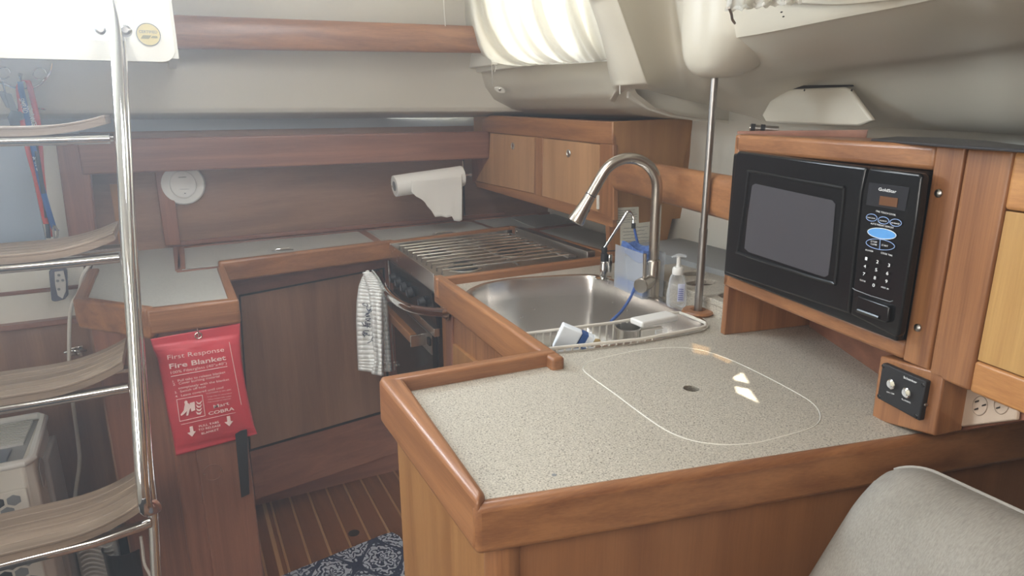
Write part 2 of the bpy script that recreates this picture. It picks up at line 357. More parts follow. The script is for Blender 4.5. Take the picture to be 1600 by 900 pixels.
# deckhead aft: moulded liner leaning forward as it rises, rolled lip at z 1.40
prof = [(2.60, 1.372), (2.55, 1.378), (2.485, 1.388), (2.462, 1.396), (2.452, 1.41), (2.445, 1.435), (2.425, 1.49), (2.39, 1.56), (2.345, 1.65), (2.30, 1.75), (2.25, 1.87), (2.18, 2.02)]
def aftf(u, v):
    x = -1.35 + u * 2.9; i = v * (len(prof) - 1); k = min(int(i), len(prof) - 2); t = i - k
    y = prof[k][0] * (1 - t) + prof[k + 1][0] * t; z = prof[k][1] * (1 - t) + prof[k + 1][1] * t
    c = max(0.0, (x - 0.80)) ; y -= 0.9 * c * c * (1 if v > 0.25 else v * 4)
    return V((x, y, z))
cl = struct(obj('ceiling_1', B().grid(lambda u, v: aftf(0.46 + 0.54 * u, v), 26, 44), CREAM, smooth=60))
struct(obj('ceiling_7', B().grid(lambda u, v: aftf(0.46 * u, v * 0.66), 16, 30), CREAM, smooth=60))

# coachroof side and side-deck underside outboard of the galley (window opening at Y 1.35..2.3)
sp = [(1.66, 1.34), (1.50, 1.366), (1.36, 1.374), (1.26, 1.385), (1.18, 1.405), (1.12, 1.44), (1.085, 1.485), (1.066, 1.53), (1.06, 1.545)]
def sidef(u, v):
    y = 1.47 + u * 1.15; i = v * (len(sp) - 1); k = min(int(i), len(sp) - 2); t = i - k
    return V((sp[k][0] * (1 - t) + sp[k + 1][0] * t, y, sp[k][1] * (1 - t) + sp[k + 1][1] * t))
struct(obj('ceiling_2', B().grid(sidef, 12, 32), CREAM, smooth=60))
# window above it: frame and glass
wn = struct(obj('window_1', B().box((1.045, 1.57, 1.535), (1.075, 2.36, 1.56)).box((1.02, 2.16, 1.55), (1.05, 2.40, 2.02)).box((0.93, 1.57, 1.98), (1.02, 2.4, 2.02)), CREAM2, bev=0.004))
obj('glass_pane', B().ob((1.07, 1.58, 1.55), (0, 0.62, 0), (-0.10, 0, 0.44), (0.004, 0, 0.001)), GLASS, wn)

# forward of the galley: pilaster, tie-rod boss, coachroof side and deck underside, made as one moulding
def G(x, y, **k): return py(x, y, k['Y']) if 'Y' in k else px(x, y, k['X'])
col = [
 [V((1.075, 1.58, 1.90)), V((1.075, 1.58, 1.74)), V((1.080, 1.58, 1.60)), V((1.10, 1.58, 1.50)), V((1.12, 1.58, 1.45)), V((1.16, 1.62, 1.42))],
 [G(909, -40, Y=1.42), G(920, 0, Y=1.42), G(943, 65, Y=1.42), G(962, 122, Y=1.42), G(968, 136, Y=1.43), G(985, 141, Y=1.52)],
 [G(945, -40, Y=1.35), G(960, 0, Y=1.35), G(983, 65, Y=1.35), G(1003, 122, Y=1.35), G(1008, 134, Y=1.37), G(1016, 140, Y=1.46)],
 [G(957, -40, Y=1.352), G(971, 0, Y=1.352), G(994, 65, Y=1.352), G(1013, 122, Y=1.355), G(1018, 135, Y=1.38), G(1028, 143, Y=1.47)],
 [G(1006, -40, Y=1.38), G(1014, 0, Y=1.38), G(1030, 60, Y=1.385), G(1042, 112, Y=1.39), G(1050, 138, Y=1.43), G(1058, 151, Y=1.50)],
 [G(1048, -40, Y=1.36), G(1052, 0, Y=1.36), G(1058, 55, Y=1.37), G(1068, 108, Y=1.38), G(1082, 142, Y=1.43), G(1092, 160, Y=1.50)],
 [G(1050, -40, Y=1.24), G(1056, 0, Y=1.24), G(1064, 50, Y=1.24), G(1082, 92, Y=1.26), G(1105, 148, Y=1.36), G(1120, 167, Y=1.48)],
 [G(1066, -40, Y=1.17), G(1074, 0, Y=1.17), G(1082, 55, Y=1.17), G(1100, 90, Y=1.19), G(1130, 150, Y=1.32), G(1145, 175, Y=1.44)],
 [G(1110, -40, X=1.00), G(1115, 0, X=1.01), G(1124, 58, X=1.03), G(1130, 98, X=1.075), G(1160, 150, X=1.26), G(1172, 182, X=1.40)],
 [G(1150, -40, X=.95), G(1156, 0, X=.965), G(1162, 53, X=.985), G(1174, 96, X=1.085), G(1190, 146, X=1.27), G(1205, 191, X=1.41)],
 [G(1200, -40, X=.925), G(1205, 0, X=.94), G(1210, 45, X=.955), G(1222, 92, X=1.07), G(1240, 134, X=1.27), G(1262, 194, X=1.42)],
 [G(1300, -40, X=.895), G(1300, -3, X=.91), G(1300, 28, X=.922), G(1310, 74, X=1.05), G(1320, 125, X=1.25), G(1340, 197, X=1.40)],
 [G(1400, -50, X=.865), G(1400, -20, X=.88), G(1400, 9, X=.89), G(1405, 62, X=1.02), G(1415, 116, X=1.20), G(1440, 201, X=1.36)],
 [G(1500, -70, X=.82), G(1500, -40, X=.835), G(1500, -12, X=.845), G(1505, 42, X=.97), G(1515, 108, X=1.15), G(1530, 205, X=1.31)],
 [G(1640, -100, X=.77), G(1640, -70, X=.78), G(1640, -42, X=.79), G(1640, 18, X=.91), G(1640, 95, X=1.08), G(1640, 211, X=1.25)]]
bow = col[-1]
for dy in (0.35, 0.9, 1.6): col.append([p + V((-0.10 * dy, -dy, 0)) for p in bow])
for i, c_ in enumerate(col):
    if i < 6: c_.insert(2, c_[1].lerp(c_[2], 0.5)); c_.insert(1, c_[0].lerp(c_[1], 0.5))
    else: c_.insert(3, c_[2].lerp(c_[3], 0.14)); c_.insert(5, c_[4].lerp(c_[5], 0.5))
for c_ in col: c_.append(c_[-1] + V((0.28, 0.04, 0.02)))
for c_ in col: c_.insert(0, c_[0] + V((-0.03, 0, 0.42 if c_[0].z < 1.85 else 0.15)))
def cr4(a, b, c, d, t): return 0.5 * ((2 * b) + (c - a) * t + (2 * a - 5 * b + 4 * c - d) * t * t + (3 * b - a - 3 * c + d) * t ** 3)
def fwdf(u, v):
    i = u * (len(col) - 1); k = min(int(i), len(col) - 2); t = i - k; j_ = v * (len(col[0]) - 1); m = min(int(j_), len(col[0]) - 2); w_ = j_ - m
    ci = lambda n: col[max(0, min(len(col) - 1, n))]; rj = lambda c, n: c[max(0, min(len(c) - 1, n))]
    rows = [cr4(rj(ci(k + o), m - 1), rj(ci(k + o), m), rj(ci(k + o), m + 1), rj(ci(k + o), m + 2), w_) for o in (-1, 0, 1, 2)]
    return cr4(*rows, t)
struct(obj('ceiling_3', B().grid(fwdf, (len(col) - 1) * 6, 90), CREAM, smooth=80))
# hull liner outboard
def hullf(u, v):
    y = -1.3 + u * 4.0; z = 1.62 - v * 1.45
    x0 = 1.30 + 0.16 * min(1, max(0, (y + 0.2) / 1.6)) + (0.10 * max(0, (y - 1.7)))
    return V((x0 + 0.02 - 0.20 * max(0, (1.25 - z)) ** 1.3, y, z))
struct(obj('wall_right_2', B().grid(hullf, 20, 20), CREAM2, smooth=60))
# tie-rod boss
bo = pz(1090, 490, CT); bt = V((bo.x, bo.y, 1.464))
BP = [(0.0, 0.0), (0.018, 0.0), (0.034, 0.003), (0.048, 0.010), (0.060, 0.022), (0.069, 0.040), (0.074, 0.064), (0.077, 0.10), (0.078, 0.16), (0.078, 0.30), (0.078, 0.50)]
def bossf(u, v):
    a = 2 * math.pi * u; i = v * (len(BP) - 1); k = min(int(i), len(BP) - 2); t = i - k
    f = lambda n: V((*BP[max(0, min(len(BP) - 1, n))], 0)); p = cr4(f(k - 1), f(k), f(k + 1), f(k + 2), t); r, h = max(0, p.x), p.y
    fw = max(0.0, -math.sin(a - 0.35)); st = 1.0 + 0.9 * fw * min(1, h / 0.10 + 0.25)
    return bt + V((math.cos(a) * r * st + 0.004, math.sin(a) * r * st, h))
struct(obj('ceiling_4', B().grid(bossf, 48, 40), CREAM, smooth=80))
# removable cover panel under the side deck
CP = Plane((1.30, 1.1), 16)
b = B().prism([CP(1212, 142, .02), CP(1222, 139, .02), CP(1318, 136, .02), CP(1326, 139, .02), CP(1362, 188, .02), CP(1340, 197, .02), CP(1196, 191, .02), CP(1190, 180, .02)], CP.n * -0.012)
cp = tag(obj('cover_panel', b, CREAM, bev=0.004, smooth=50), 'cream moulded cover panel under the side deck, dark gap along its top edge', 'panel')
obj('shadow_gap', B().prism([CP(1203, 150, .0195), CP(1210, 137, .0195), CP(1222, 134, .0195), CP(1326, 132.5, .0195), CP(1328, 135, .0195), CP(1222, 140, .0195), CP(1217, 147, .0195)], CP.n * -0.01), CAVITY, cp)
for p in ((1257, 141), (1331, 141)):
    obj('screw', B().lathe(CP(*p, .021), [(0.0025, 0), (0.002, 0.001), (0, 0.0012)], CP.n, 10), CAVITY, cp)

# flat roof above, with added holes shaped to cast the sun patches
def sunback(x, y, z=2.02): t = (z - CT) / (-SUNDIR.z); return V((pz(x, y, CT).x, pz(x, y, CT).y, CT)) - SUNDIR * t
gaps = [[(1145, 588), (1163, 578), (1177, 601), (1148, 594)], [(1147, 598), (1174, 604), (1195, 634), (1152, 614)], [(1080, 531), (1112, 540), (1110, 556), (1084, 552)], [(1113, 546), (1146, 560), (1140, 569), (1113, 556)]]
hl = [[(sunback(*p).x, sunback(*p).y) for p in g] for g in gaps]
struct(obj('ceiling_5', B().holed([(-1.4, -1.35), (1.72, -1.35), (1.72, 1.50), (1.10, 1.52), (1.10, 2.35), (0.9, 2.4), (0.05, 2.4), (0.05, 1.95), (-1.4, 1.95)], hl, 2.0, 2.02), CREAM))
struct(obj('light_blocker', B().box((1.70, -1.35, 1.2), (1.72, 1.50, 2.0)).prism([(1.115, 1.50, 2.0), (1.115, 1.50, 1.43), (1.18, 1.50, 1.40), (1.26, 1.50, 1.38), (1.36, 1.50, 1.368), (1.72, 1.50, 1.34), (1.72, 1.50, 2.0)], (0, 0.01, 0)), CREAM2))  # added plates out of view, keep skylight out of the outboard void
tint = bpy.data.materials.new('sun_dimmer_tint'); tint.use_nodes = True; nt_ = tint.node_tree; tb = nt_.nodes.new('ShaderNodeBsdfTransparent'); tb.inputs[0].default_value = (.45, .36, .24, 1); nt_.links.new(tb.outputs[0], nt_.nodes['Material Output'].inputs['Surface'])  # added tint that weakens part of the sunlight on the counter
for g in hl[2:]:
    c0_ = sum((V((p[0], p[1], 0)) for p in g), V((0, 0, 0))) / len(g); struct(obj('sun_dimmer', B().prism([c0_ + (V((p[0], p[1], 0)) - c0_) * 1.3 + V((0, 0, 2.0205)) for p in g], (0, 0, 0.001)), tint))  # added panes over the roof holes, dim the upper sun patches
struct(obj('wall_forward', B().box((-1.4, -1.34, 0), (1.5, -1.3, 2.02)), VN['Z']))
struct(obj('wall_left', B().box((-1.4, -1.3, 0), (-1.36, 2.6, 2.02)), CREAM2))
struct(obj('wall_right_3', B().box((1.02, -1.3, 0), (1.06, 0.2, 1.36)), TD['Y']))

# companionway surround with rounded opening
Yc = 1.95
def rr(x0, x1, z0, z1, r, y, n=6, corners=(1, 1, 1, 1)):
    out = []
    for ci, (cx, cz, a0) in enumerate(((x0 + r, z0 + r, 180), (x1 - r, z0 + r, 270), (x1 - r, z1 - r, 0), (x0 + r, z1 - r, 90))):
        if not corners[ci]: out.append(V(((x0 if ci in (0, 3) else x1), y, (z0 if ci < 2 else z1)))); continue
        for k in range(n + 1):
            a = math.radians(a0 + 90 * k / n); out.append(V((cx + r * math.cos(a), y, cz + r * math.sin(a))))
    return out
# front plate as a ring: outer rect minus opening (bridge built from matching loops)
outer = rr(-1.35, 0.042, 1.522, 2.02, 0.03, Yc, corners=(0, 1, 0, 0)); inner = rr(-0.95, -0.040, 1.566, 2.02, 0.05, Yc, corners=(0, 1, 0, 0))
b = B()
Ao = [b.bm.verts.new(p) for p in outer]; Ai = [b.bm.verts.new(p) for p in inner]
A2 = [b.bm.verts.new(p + V((0.004, 0.17, 0.02))) for p in outer]; A3 = [b.bm.verts.new(p + V((0, 0.10, 0.01))) for p in inner]
n = len(Ao)
for i in range(n - 2 + 1):
    if i < n - 2:
        b.bm.faces.new([Ao[i], Ao[i + 1], Ai[i + 1], Ai[i]]); b.bm.faces.new([Ao[i], Ao[i + 1], A2[i + 1], A2[i]]); b.bm.faces.new([Ai[i], Ai[i + 1], A3[i + 1], A3[i]])
b.bm.faces.new([Ao[n - 1], Ao[0], Ai[0], Ai[n - 1]])
hatch = struct(obj('door_1', b, CREAM2, bev=0.008, seg=3, smooth=50, solid=0.004))
L(hatch, 'cream companionway surround with rounded lower corner'); hatch['kind'] = 'structure'
obj('sliding_board', B().prism(rr(-0.95, -0.100, 1.568, 1.602, 0.012, Yc + 0.05), (0, 0.012, 0)), mat('pale_acrylic', (0.55, 0.63, 0.70), 0.3), hatch)
obj('side_return', B().box((0.03, Yc + 0.01, 1.53), (0.05, 2.46, 2.02)), CREAM2, hatch)
struct(obj('sun_hood', B().box((-1.7, 1.6, 2.25), (0.4, 3.0, 2.27)), CREAM2))  # added hood out of view, stops direct sun entering the companionway
# hidden weather side: cockpit sole below the opening
struct(obj('ceiling_6', B().box((-1.35, 2.08, 1.545), (0.05, 2.45, 1.565)), CREAM))

st = thing('certified_sticker', py(232, 54, Yc - 0.004), 'round pale gold certification sticker on the cream companionway surround', 'sticker')
cst = py(232, 54, Yc - 0.003)
obj('disc', B().lathe(cst, [(0.0265, 0), (0.0265, 0.0008), (0, 0.0008)], (0, -1, 0), 32), GOLD, st)
obj('outline', B().tube([cst + V((0.0258 * math.cos(a), -0.001, 0.0258 * math.sin(a))) for a in [i * math.pi / 16 for i in range(32)]], 0.0009, 6, closed=True), GREY, st)
text([('CERTIFIED', cst + V((-0.020, -0.001, 0.003)), cst + V((0.020, -0.001, 0.003)), 0.0065, (0, -1, 0), 1)], GREY, st)
obj('emblem', B().prism([cst + V(p) for p in ((-0.018, -0.0015, -0.010), (0.0, -0.0015, -0.010), (0.006, -0.0015, -0.002), (-0.012, -0.0015, -0.002))], (0, 0.0004, 0)).prism([cst + V(p) for p in ((0.004, -0.0015, -0.008), (0.019, -0.0015, -0.008), (0.019, -0.0015, -0.003), (0.008, -0.0015, -0.003))], (0, 0.0004, 0)), mat('sticker_brown', (0.30, 0.27, 0.16), 0.6), st)

# engine-box front and quarter-berth bulkhead left of the galley
Yl = 2.30
eb = struct(obj('wall_left_2', B().box((-1.36, Yl, 0.0), (-0.245, Yl + 0.05, 0.797)), VD['Z']))
obj('ledge_moulding', B().box((-1.36, Yl - 0.012, 0.785), (-0.30, Yl + 0.03, 0.802)), TD['X'], eb, bev=0.004)
obj('cream_lower_panel', B().box((-1.36, Yl + 0.02, 0.802), (-0.295, Yl + 0.04, 0.884)), CREAM2, eb)
obj('teak_band', B().box((-1.36, Yl + 0.016, 0.884), (-0.285, Yl + 0.045, 0.896)), TD['X'], eb, bev=0.003)
obj('cream_upper_panel', B().box((-1.36, Yl + 0.02, 0.896), (-0.275, Yl + 0.04, 1.03)), CREAM2, eb)
obj('blue_grey_board', B().hull2([py(-300, 225, 2.5), py(40, 225, 2.5), py(76, 400, 2.5), py(-300, 400, 2.5)], [p + V((0, 0.02, 0)) for p in (py(-300, 225, 2.5), py(40, 225, 2.5), py(76, 400, 2.5), py(-300, 400, 2.5))]), BLUEG, eb)
obj('cream_strip', B().hull2([py(35, 225, 2.515), py(88, 225, 2.515), py(112, 400, 2.515), py(70, 400, 2.515)], [p + V((0, 0.02, 0)) for p in (py(35, 225, 2.515), py(88, 225, 2.515), py(112, 400, 2.515), py(70, 400, 2.515))]), CREAM2, eb)
obj('teak_stile', B().hull2([py(87, 226, 2.45), py(136, 226, 2.45), py(153, 400, 2.45), py(111, 400, 2.45)], [p + V((0, 0.06, 0)) for p in (py(87, 226, 2.45), py(136, 226, 2.45), py(153, 400, 2.45), py(111, 400, 2.45))]), TD['Z'], eb, bev=0.004)
obj('recess_board', B().box((-0.19, 2.555, 0.95), (-0.15, 2.58, 1.17)), VN['Z'], eb)
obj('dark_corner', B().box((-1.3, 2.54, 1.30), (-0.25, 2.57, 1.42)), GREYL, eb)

# ================================================================== AFT LOCKERS
AF = Plane((0.105, 2.205), 80.5)            # face of the locker front
def AFp(x, y, off=0.0): return AF(x, y, off)
lk = thing('galley_locker', (0.38, 2.26, 0), 'brown veneer locker front below the aft counter with one large plain door', 'locker')
fz = [AF(373, 470), AF(640, 440)]
A0 = V((fz[0].x, fz[0].y, 0)); A1 = V((fz[1].x, fz[1].y, 0)); ul = (A1 - A0).normalized()
obj('front_panel', B().ob(A0 - ul * 0.02 + V((0, 0, 0.10)), (A1 - A0) + ul * 0.03, AF.n * -0.02, (0, 0, 0.82)), TD['X'], lk)
obj('toe_kick', B().ob(V((0.09, 2.335, 0)), (0.62, 0.0, 0), (0, 0.02, 0), (0, 0, 0.12)), TD['X'], lk)
dpts = [AF(376, 464, .004), AF(598, 421, .004), AF(606, 640, .004), AF(392, 702, .004)]
obj('door', B().prism(dpts, AF.n * -0.012), VD['Z'], lk, bev=0.0015)
obj('door_gap', B().prism([AF(373, 461, .0015), AF(601, 418, .0015), AF(609, 643, .0015), AF(390, 706, .0015)], AF.n * -0.003), CAVITY, lk)
obj('side_stile', B().prism([AF(602, 400, .003), AF(622, 398, .003), AF(630, 640, .003), AF(611, 645, .003)], AF.n * -0.012), TD['Z'], lk, bev=0.002)

# ---------------------------------------------------------------- aft countertop with inset lids
ac = thing('aft_countertop', (0.4, 2.4, CT - 0.04), 'pale laminate countertop along the aft wall, teak edged, wrapping round the pedestal', 'countertop')
poly = [(-0.245, 1.925), (-0.10, 1.745), (0.09, 1.745), (0.09, 2.15), (0.62, 2.245), (1.155, 2.28), (1.46, 2.30), (1.46, 2.64), (-0.26, 2.56)]
obj('laminate_top', B().prism([(p[0], p[1], CT - 0.03) for p in poly], (0, 0, 0.03)), LAM2, ac)
seg('front_fiddle', (0.092, 2.135), (0.645, 2.215), 0.028, 0.895, 0.962, TK['X'], ac, 0.008, 0.0, 0.02)
seg('pedestal_edge', (0.106, 2.14), (0.108, 1.735), -0.022, 0.885, 0.947, TK['Y'], ac, 0.005)
seg('pedestal_edge', (-0.098, 1.730), (0.109, 1.726), 0.026, 0.882, 0.947, TK['X'], ac, 0.008)
seg('pedestal_edge', (-0.262, 1.915), (-0.097, 1.728), 0.028, 0.872, 0.950, TK['Y'], ac, 0.008)
seg('pedestal_edge', (-0.262, 2.29), (-0.262, 1.915), 0.030, 0.885, 0.948, TK['Y'], ac, 0.006)
seg('stove_edge', (0.645, 2.205), (1.17, 2.285), 0.026, 0.905, 0.960, TK['X'], ac, 0.006)
def cstrip(name, a, b_, wd, parent=ac, m=None, z1=CT + 0.004):
    p, q_ = pz(*a, CT), pz(*b_, CT); return seg(name, (p.x, p.y), (q_.x, q_.y), wd, CT - 0.01, z1, m or TD[grain(p, q_)], parent, 0.0015)
cstrip('back_strip', (285, 388), (860, 333), 0.016)
cstrip('divider_strip', (270, 386), (274, 424), 0.018)
cstrip('divider_strip', (288, 386), (290, 420), -0.022)
cstrip('divider_strip', (566, 358), (606, 384), -0.030)
cstrip('divider_strip', (738, 345), (790, 363), -0.026)
cstrip('edge_strip', (276, 425), (344, 417), -0.010)
for nm, pts, lb in (('icebox_lid', [(290, 391), (560, 363), (594, 384), (345, 416), (292, 420)], 'laminate locker lid left of the others, longest, flush latch at its front edge'),
                    ('icebox_lid', [(577, 362), (738, 348), (782, 362), (612, 382)], 'laminate locker lid in the middle, behind the stove, below the paper towel')):
    t = tag(obj(nm, B().prism([pz(*p, CT + 0.001) for p in pts], (0, 0, 0.003)), LAM2, bev=0.001), lb, 'lid', 'flush locker lids in the aft counter')
for (cx, cy, w_) in ((442, 392.5, 17), (694, 366, 17)):
    p0, p1 = pz(cx - w_, cy + 1, CT + 0.006), pz(cx + w_, cy - 2.5, CT + 0.006); u = p1 - p0
    t = thing('flush_latch', (p0 + p1) / 2, 'small chrome flush latch let into the ' + ('left' if cx < 600 else 'middle') + ' counter lid', 'latch', 'flush latches on the counter lids')
    obj('plate', B().ob(p0 - V((0, 0, 0.001)), u, (0, 0.020, 0), (0, 0, 0.002)), STEELD, t, bev=0.001)
    obj('finger_pull', B().tube([p0 + V((.01, 0.004, 0.002)), p0 + V((.014, 0.004, 0.006)), p1 + V((-.014, 0.004, 0.006)), p1 + V((-.01, 0.004, 0.002))], 0.0018, 8), CHROME, t)
# lids outboard of the stove
t = tag(obj('corner_cover', B().prism([pz(*p, CT + 0.001) for p in [(800, 342), (872, 334), (905, 345), (838, 358)]], (0, 0, 0.003)), LAM2), 'small laminate lid in the outboard corner behind the stove', 'lid')
cstrip('outboard_strip', (838, 360), (930, 347), 0.03)
seg('outboard_fiddle', (1.150, 2.29), (1.200, 1.675), 0.022, 0.905, 0.962, TK['Y'], ac, 0.005)
seg('outboard_fiddle', (1.222, 2.3), (1.224, 1.68), 0.03, 0.93, 0.944, TD['Y'], ac, 0.002)
obj('outboard_top', B().prism([(1.18, 2.30, CT - .03), (1.20, 1.66, CT - .03), (1.44, 1.66, CT - .03), (1.46, 2.30, CT - .03)], (0, 0, 0.028)), LAM2, ac)

# ---------------------------------------------------------------- pedestal below
pd = thing('counter_pedestal', (0.0, 1.9, 0), 'narrow teak pedestal post under the corner of the aft counter carrying the fire blanket', 'pedestal')
obj('front_board', B().box((-0.035, 1.752, 0), (0.092, 1.775, 0.90)), TD['Z'], pd, bev=0.004)
obj('corner_post', B().box((-0.088, 1.7515, 0), (-0.030, 1.80, 0.90)), TD['Z'], pd, bev=0.012, seg=4)
obj('diagonal_panel', B().prism([(-0.235, 1.935, 0.0), (-0.085, 1.765, 0.0), (-0.065, 1.785, 0.0), (-0.22, 1.955, 0.0)], (0, 0, 0.9)), TD['Z'], pd)
obj('side_panel', B().box((0.072, 1.775, 0), (0.092, 2.21, 0.90)), TD['Z'], pd)
obj('left_panel', B().box((-0.24, 1.94, 0), (-0.22, 2.32, 0.90)), VD['Z'], pd)
PD = Plane((0.0, 1.752), 90)
sc_ = PD(333, 738, 0.001)
obj('plug_ring', B().tube([sc_ + V((0.023 * math.cos(a), 0, 0.023 * math.sin(a))) for a in [i * math.pi / 16 for i in range(32)]], 0.0011, 6, closed=True), TD['X'], pd)
for p in ((319, 741), (346, 734)): obj('screw', B().lathe(PD(*p, 0.001), [(0.003, 0), (0.0022, 0.002), (0, 0.0024)], (0, -1, 0), 10), CHROME, pd)

# ---------------------------------------------------------------- sink side cabinet and peninsula
SF = Plane((0.628, 1.676), 4.5)            # sink cabinet face toward the walkway
sk = thing('sink_cabinet', (0.8, 1.3, 0), 'teak cabinet under the sink facing the stove walkway', 'cabinet')
o0 = V((0.628, 1.676, 0)); e0 = V((0.584, 1.00, 0)); us = e0 - o0
obj('face_frame', B().ob(o0, us, -SF.n * 0.02, (0, 0, 0.90)), TK['Z'], sk)
obj('corner_stile', B().prism([SF(697, 480, .004), SF(706, 484, .004), SF(706, 640, .004), SF(697, 640, .004)], SF.n * -0.015), TD['Z'], sk, bev=0.003)
obj('door', B().prism([SF(707, 537, .006), SF(790, 606, .006), SF(790, 800, .006), SF(707, 720, .006)], SF.n * -0.012), VN['Z'], sk, bev=0.002)
obj('aft_end_panel', B().prism([(0.63, 1.66, 0), (1.25, 1.66, 0), (1.25, 1.68, 0), (0.63, 1.68, 0)], (0, 0, 0.90)), TD['Z'], sk)

pn = thing('peninsula_cabinet', (0.6, 0.8, 0), 'teak veneer peninsula base cabinet nearest the viewer with rounded corner post', 'cabinet')
pc = [(0.283, 1.02), (0.300, 0.648), (0.92, 0.512), (1.35, 0.42)]
obj('side_panel', B().prism([(0.292, 1.02, 0), (0.3095, 0.665, 0), (0.33, 0.665, 0), (0.312, 1.02, 0)], (0, 0, 0.90)), VN['Z'], pn)
obj('corner_post', B().lathe((0.322, 0.665, 0), [(0.0245, 0), (0.0245, 0.9)], (0, 0, 1), 28), TK['Z'], pn)
u = (V((1.30, 0.43, 0)) - V((0.318, 0.642, 0)))
obj('front_panel', B().ob(V((0.318, 0.650, 0)), u, (0.004, 0.02, 0), (0, 0, 0.90)), PF, pn)
obj('back_panel', B().ob((0.30, 1.00, 0), (0.29, -0.01, 0), (0, 0.015, 0), (0, 0, 0.9)), VN['Z'], pn)

# speckled countertop with sink cut-out and lid cut-out
ct = thing('sink_countertop', (0.8, 1.1, CT - 0.04), 'speckled beige laminate countertop with raised teak edging around sink and peninsula', 'countertop')
sinkpx = [(728, 459), (745, 447), (765, 441), (800, 435.5), (850, 432), (900, 429.5), (930, 430), (950, 435), (985, 446), (1040, 470), (1085, 492), (1104, 504), (1106, 512), (1095, 519), (1060, 526), (1000, 537), (940, 546), (880, 552.5), (850, 552), (822, 545)]
sk3 = smooth_loop([pz(p[0], p[1], CT) for p in sinkpx[:-2]] + [V((0.600, 1.045, CT)), V((0.603, 1.10, CT)), V((0.622, 1.40, CT))], 4)
lidpx = [(911, 577), (917, 568), (930, 562), (955, 556), (1000, 547), (1050, 543), (1080, 544.5), (1110, 551), (1150, 566), (1200, 590), (1250, 617), (1272, 632), (1281, 646), (1280, 658), (1268, 668), (1240, 677), (1190, 690), (1160, 694), (1125, 694.5), (1080, 688), (1040, 672), (1000, 645), (960, 615), (925, 590)]
lid3 = smooth_loop([pz(p[0], p[1], CT) for p in lidpx], 3)
def grow(lp, d):
    c = sum(lp, V((0, 0, 0))) / len(lp); out = []
    for i in range(len(lp)):
        t = (lp[(i + 1) % len(lp)] - lp[i - 1]).normalized(); nn = V((t.y, -t.x, 0))
        if nn.dot(lp[i] - c) < 0: nn = -nn
        out.append(lp[i] + nn * d)
    return out
hole_s = grow(sk3, -0.010); lh = grow(lid3, 0.0012)
outer = [(0.288, 0.652), (0.305, 1.015), (0.585, 1.005), (0.600, 1.04), (0.628, 1.655), (1.20, 1.655), (1.43, 1.60), (1.40, 0.90), (1.30, 0.44), (0.92, 0.515)]
obj('laminate_top', B().holed(outer, [[(p.x, p.y) for p in hole_s], [(p.x, p.y) for p in lh]], CT - 0.03, CT), LAM, ct)
obj('left_fiddle', B().hull2([(0.266, 1.030, 0.882), (0.272, 0.640, 0.875), (0.292, 0.650, 0.875), (0.302, 1.005, 0.882)], [(0.268, 1.030, 0.966), (0.276, 0.635, 0.952), (0.293, 0.650, 0.952), (0.305, 1.005, 0.966)]), TK['Y'], ct, bev=0.009, seg=4)
seg('back_fiddle', (0.598, 0.992), (0.270, 1.006), -0.026, 0.885, 0.965, TK['X'], ct, 0.006)
seg('sink_fiddle', (0.574, 0.970), (0.603, 1.650), -0.026, 0.885, 0.963, TK['Y'], ct, 0.006, 0.0, 0.02)
seg('stove_fiddle', (0.598, 1.648), (1.195, 1.665), -0.022, 0.905, 0.963, TK['X'], ct, 0.006)
seg('front_edge', (0.272, 0.6385), (1.30, 0.418), 0.021, 0.873, 0.9415, TK['X'], ct, 0.009)
# rounded-off near corner
ld = tag(obj('worktop_cover', B().holed([(p.x, p.y) for p in grow(lid3, -0.0012)], [[(0.744 + 0.0135 * math.cos(a), 0.792 + 0.0135 * math.sin(a)) for a in [i * math.pi / 12 for i in range(24)]]], CT - 0.022, CT + 0.0004), LAM, bev=0.0008, seg=1),
         'speckled rounded flush lid with a finger hole set in the peninsula countertop', 'lid')
obj('caulk_edge', B().tube([p + V((0, 0, -0.0001)) for p in lid3], 0.0009, 6, closed=True), CAULK, ld)
obj('hole_lining', B().lathe((0.744, 0.792, CT - 0.03), [(0.0135, 0.0), (0.0135, 0.029), (0.0137, 0.029), (0.0137, 0.0), (0.0135, 0.0)], (0, 0, 1), 24), LAM, ld)
obj('chip', B().lathe(pz(866, 742, CT + .0002), [(0.0035, 0), (0.003, .0002), (0, .0002)], (0, 0, 1), 9), GREY, ct)

# ---------------------------------------------------------------- sink
sn = thing('kitchen_sink', (0.83, 1.28, CT), 'deep brushed stainless steel sink sunk in the speckled countertop', 'sink')
def ringf(lp_o, lp_i, z0, z1, b):
    A = [b.bm.verts.new(V((p.x, p.y, z0))) for p in lp_o]; D = [b.bm.verts.new(V((p.x, p.y, z1))) for p in lp_i]; n = len(A)
    for i in range(n): b.bm.faces.new([A[i], A[(i + 1) % n], D[(i + 1) % n], D[i]])
b = B()
ringf(sk3, grow(sk3, -0.0), CT + 0.0004, CT + 0.002, b); ringf(sk3, grow(sk3, -0.006), CT + 0.002, CT + 0.0035, b); ringf(grow(sk3, -0.006), grow(sk3, -0.016), CT + 0.0035, CT + 0.002, b)
obj('rim', b, STEEL, sn, smooth=60)
b = B(); cc = sum(sk3, V((0, 0, 0))) / len(sk3)
def shr(lp, d, s_): return [cc.lerp(p, s_) for p in grow(lp, -d)]
L0 = grow(sk3, -0.016); lv = [(L0, CT + 0.002), (grow(sk3, -0.020), CT - 0.008), (shr(sk3, 0.022, 0.985), CT - 0.06), (shr(sk3, 0.024, 0.96), CT - 0.15), (shr(sk3, 0.03, 0.93), CT - 0.175), (shr(sk3, 0.04, 0.86), CT - 0.188), (shr(sk3, 0.05, 0.2), CT - 0.193)]
for (a_, z0), (b_, z1) in zip(lv, lv[1:]): ringf(a_, b_, z0, z1, b)
obj('basin', b, STEEL, sn, smooth=70)
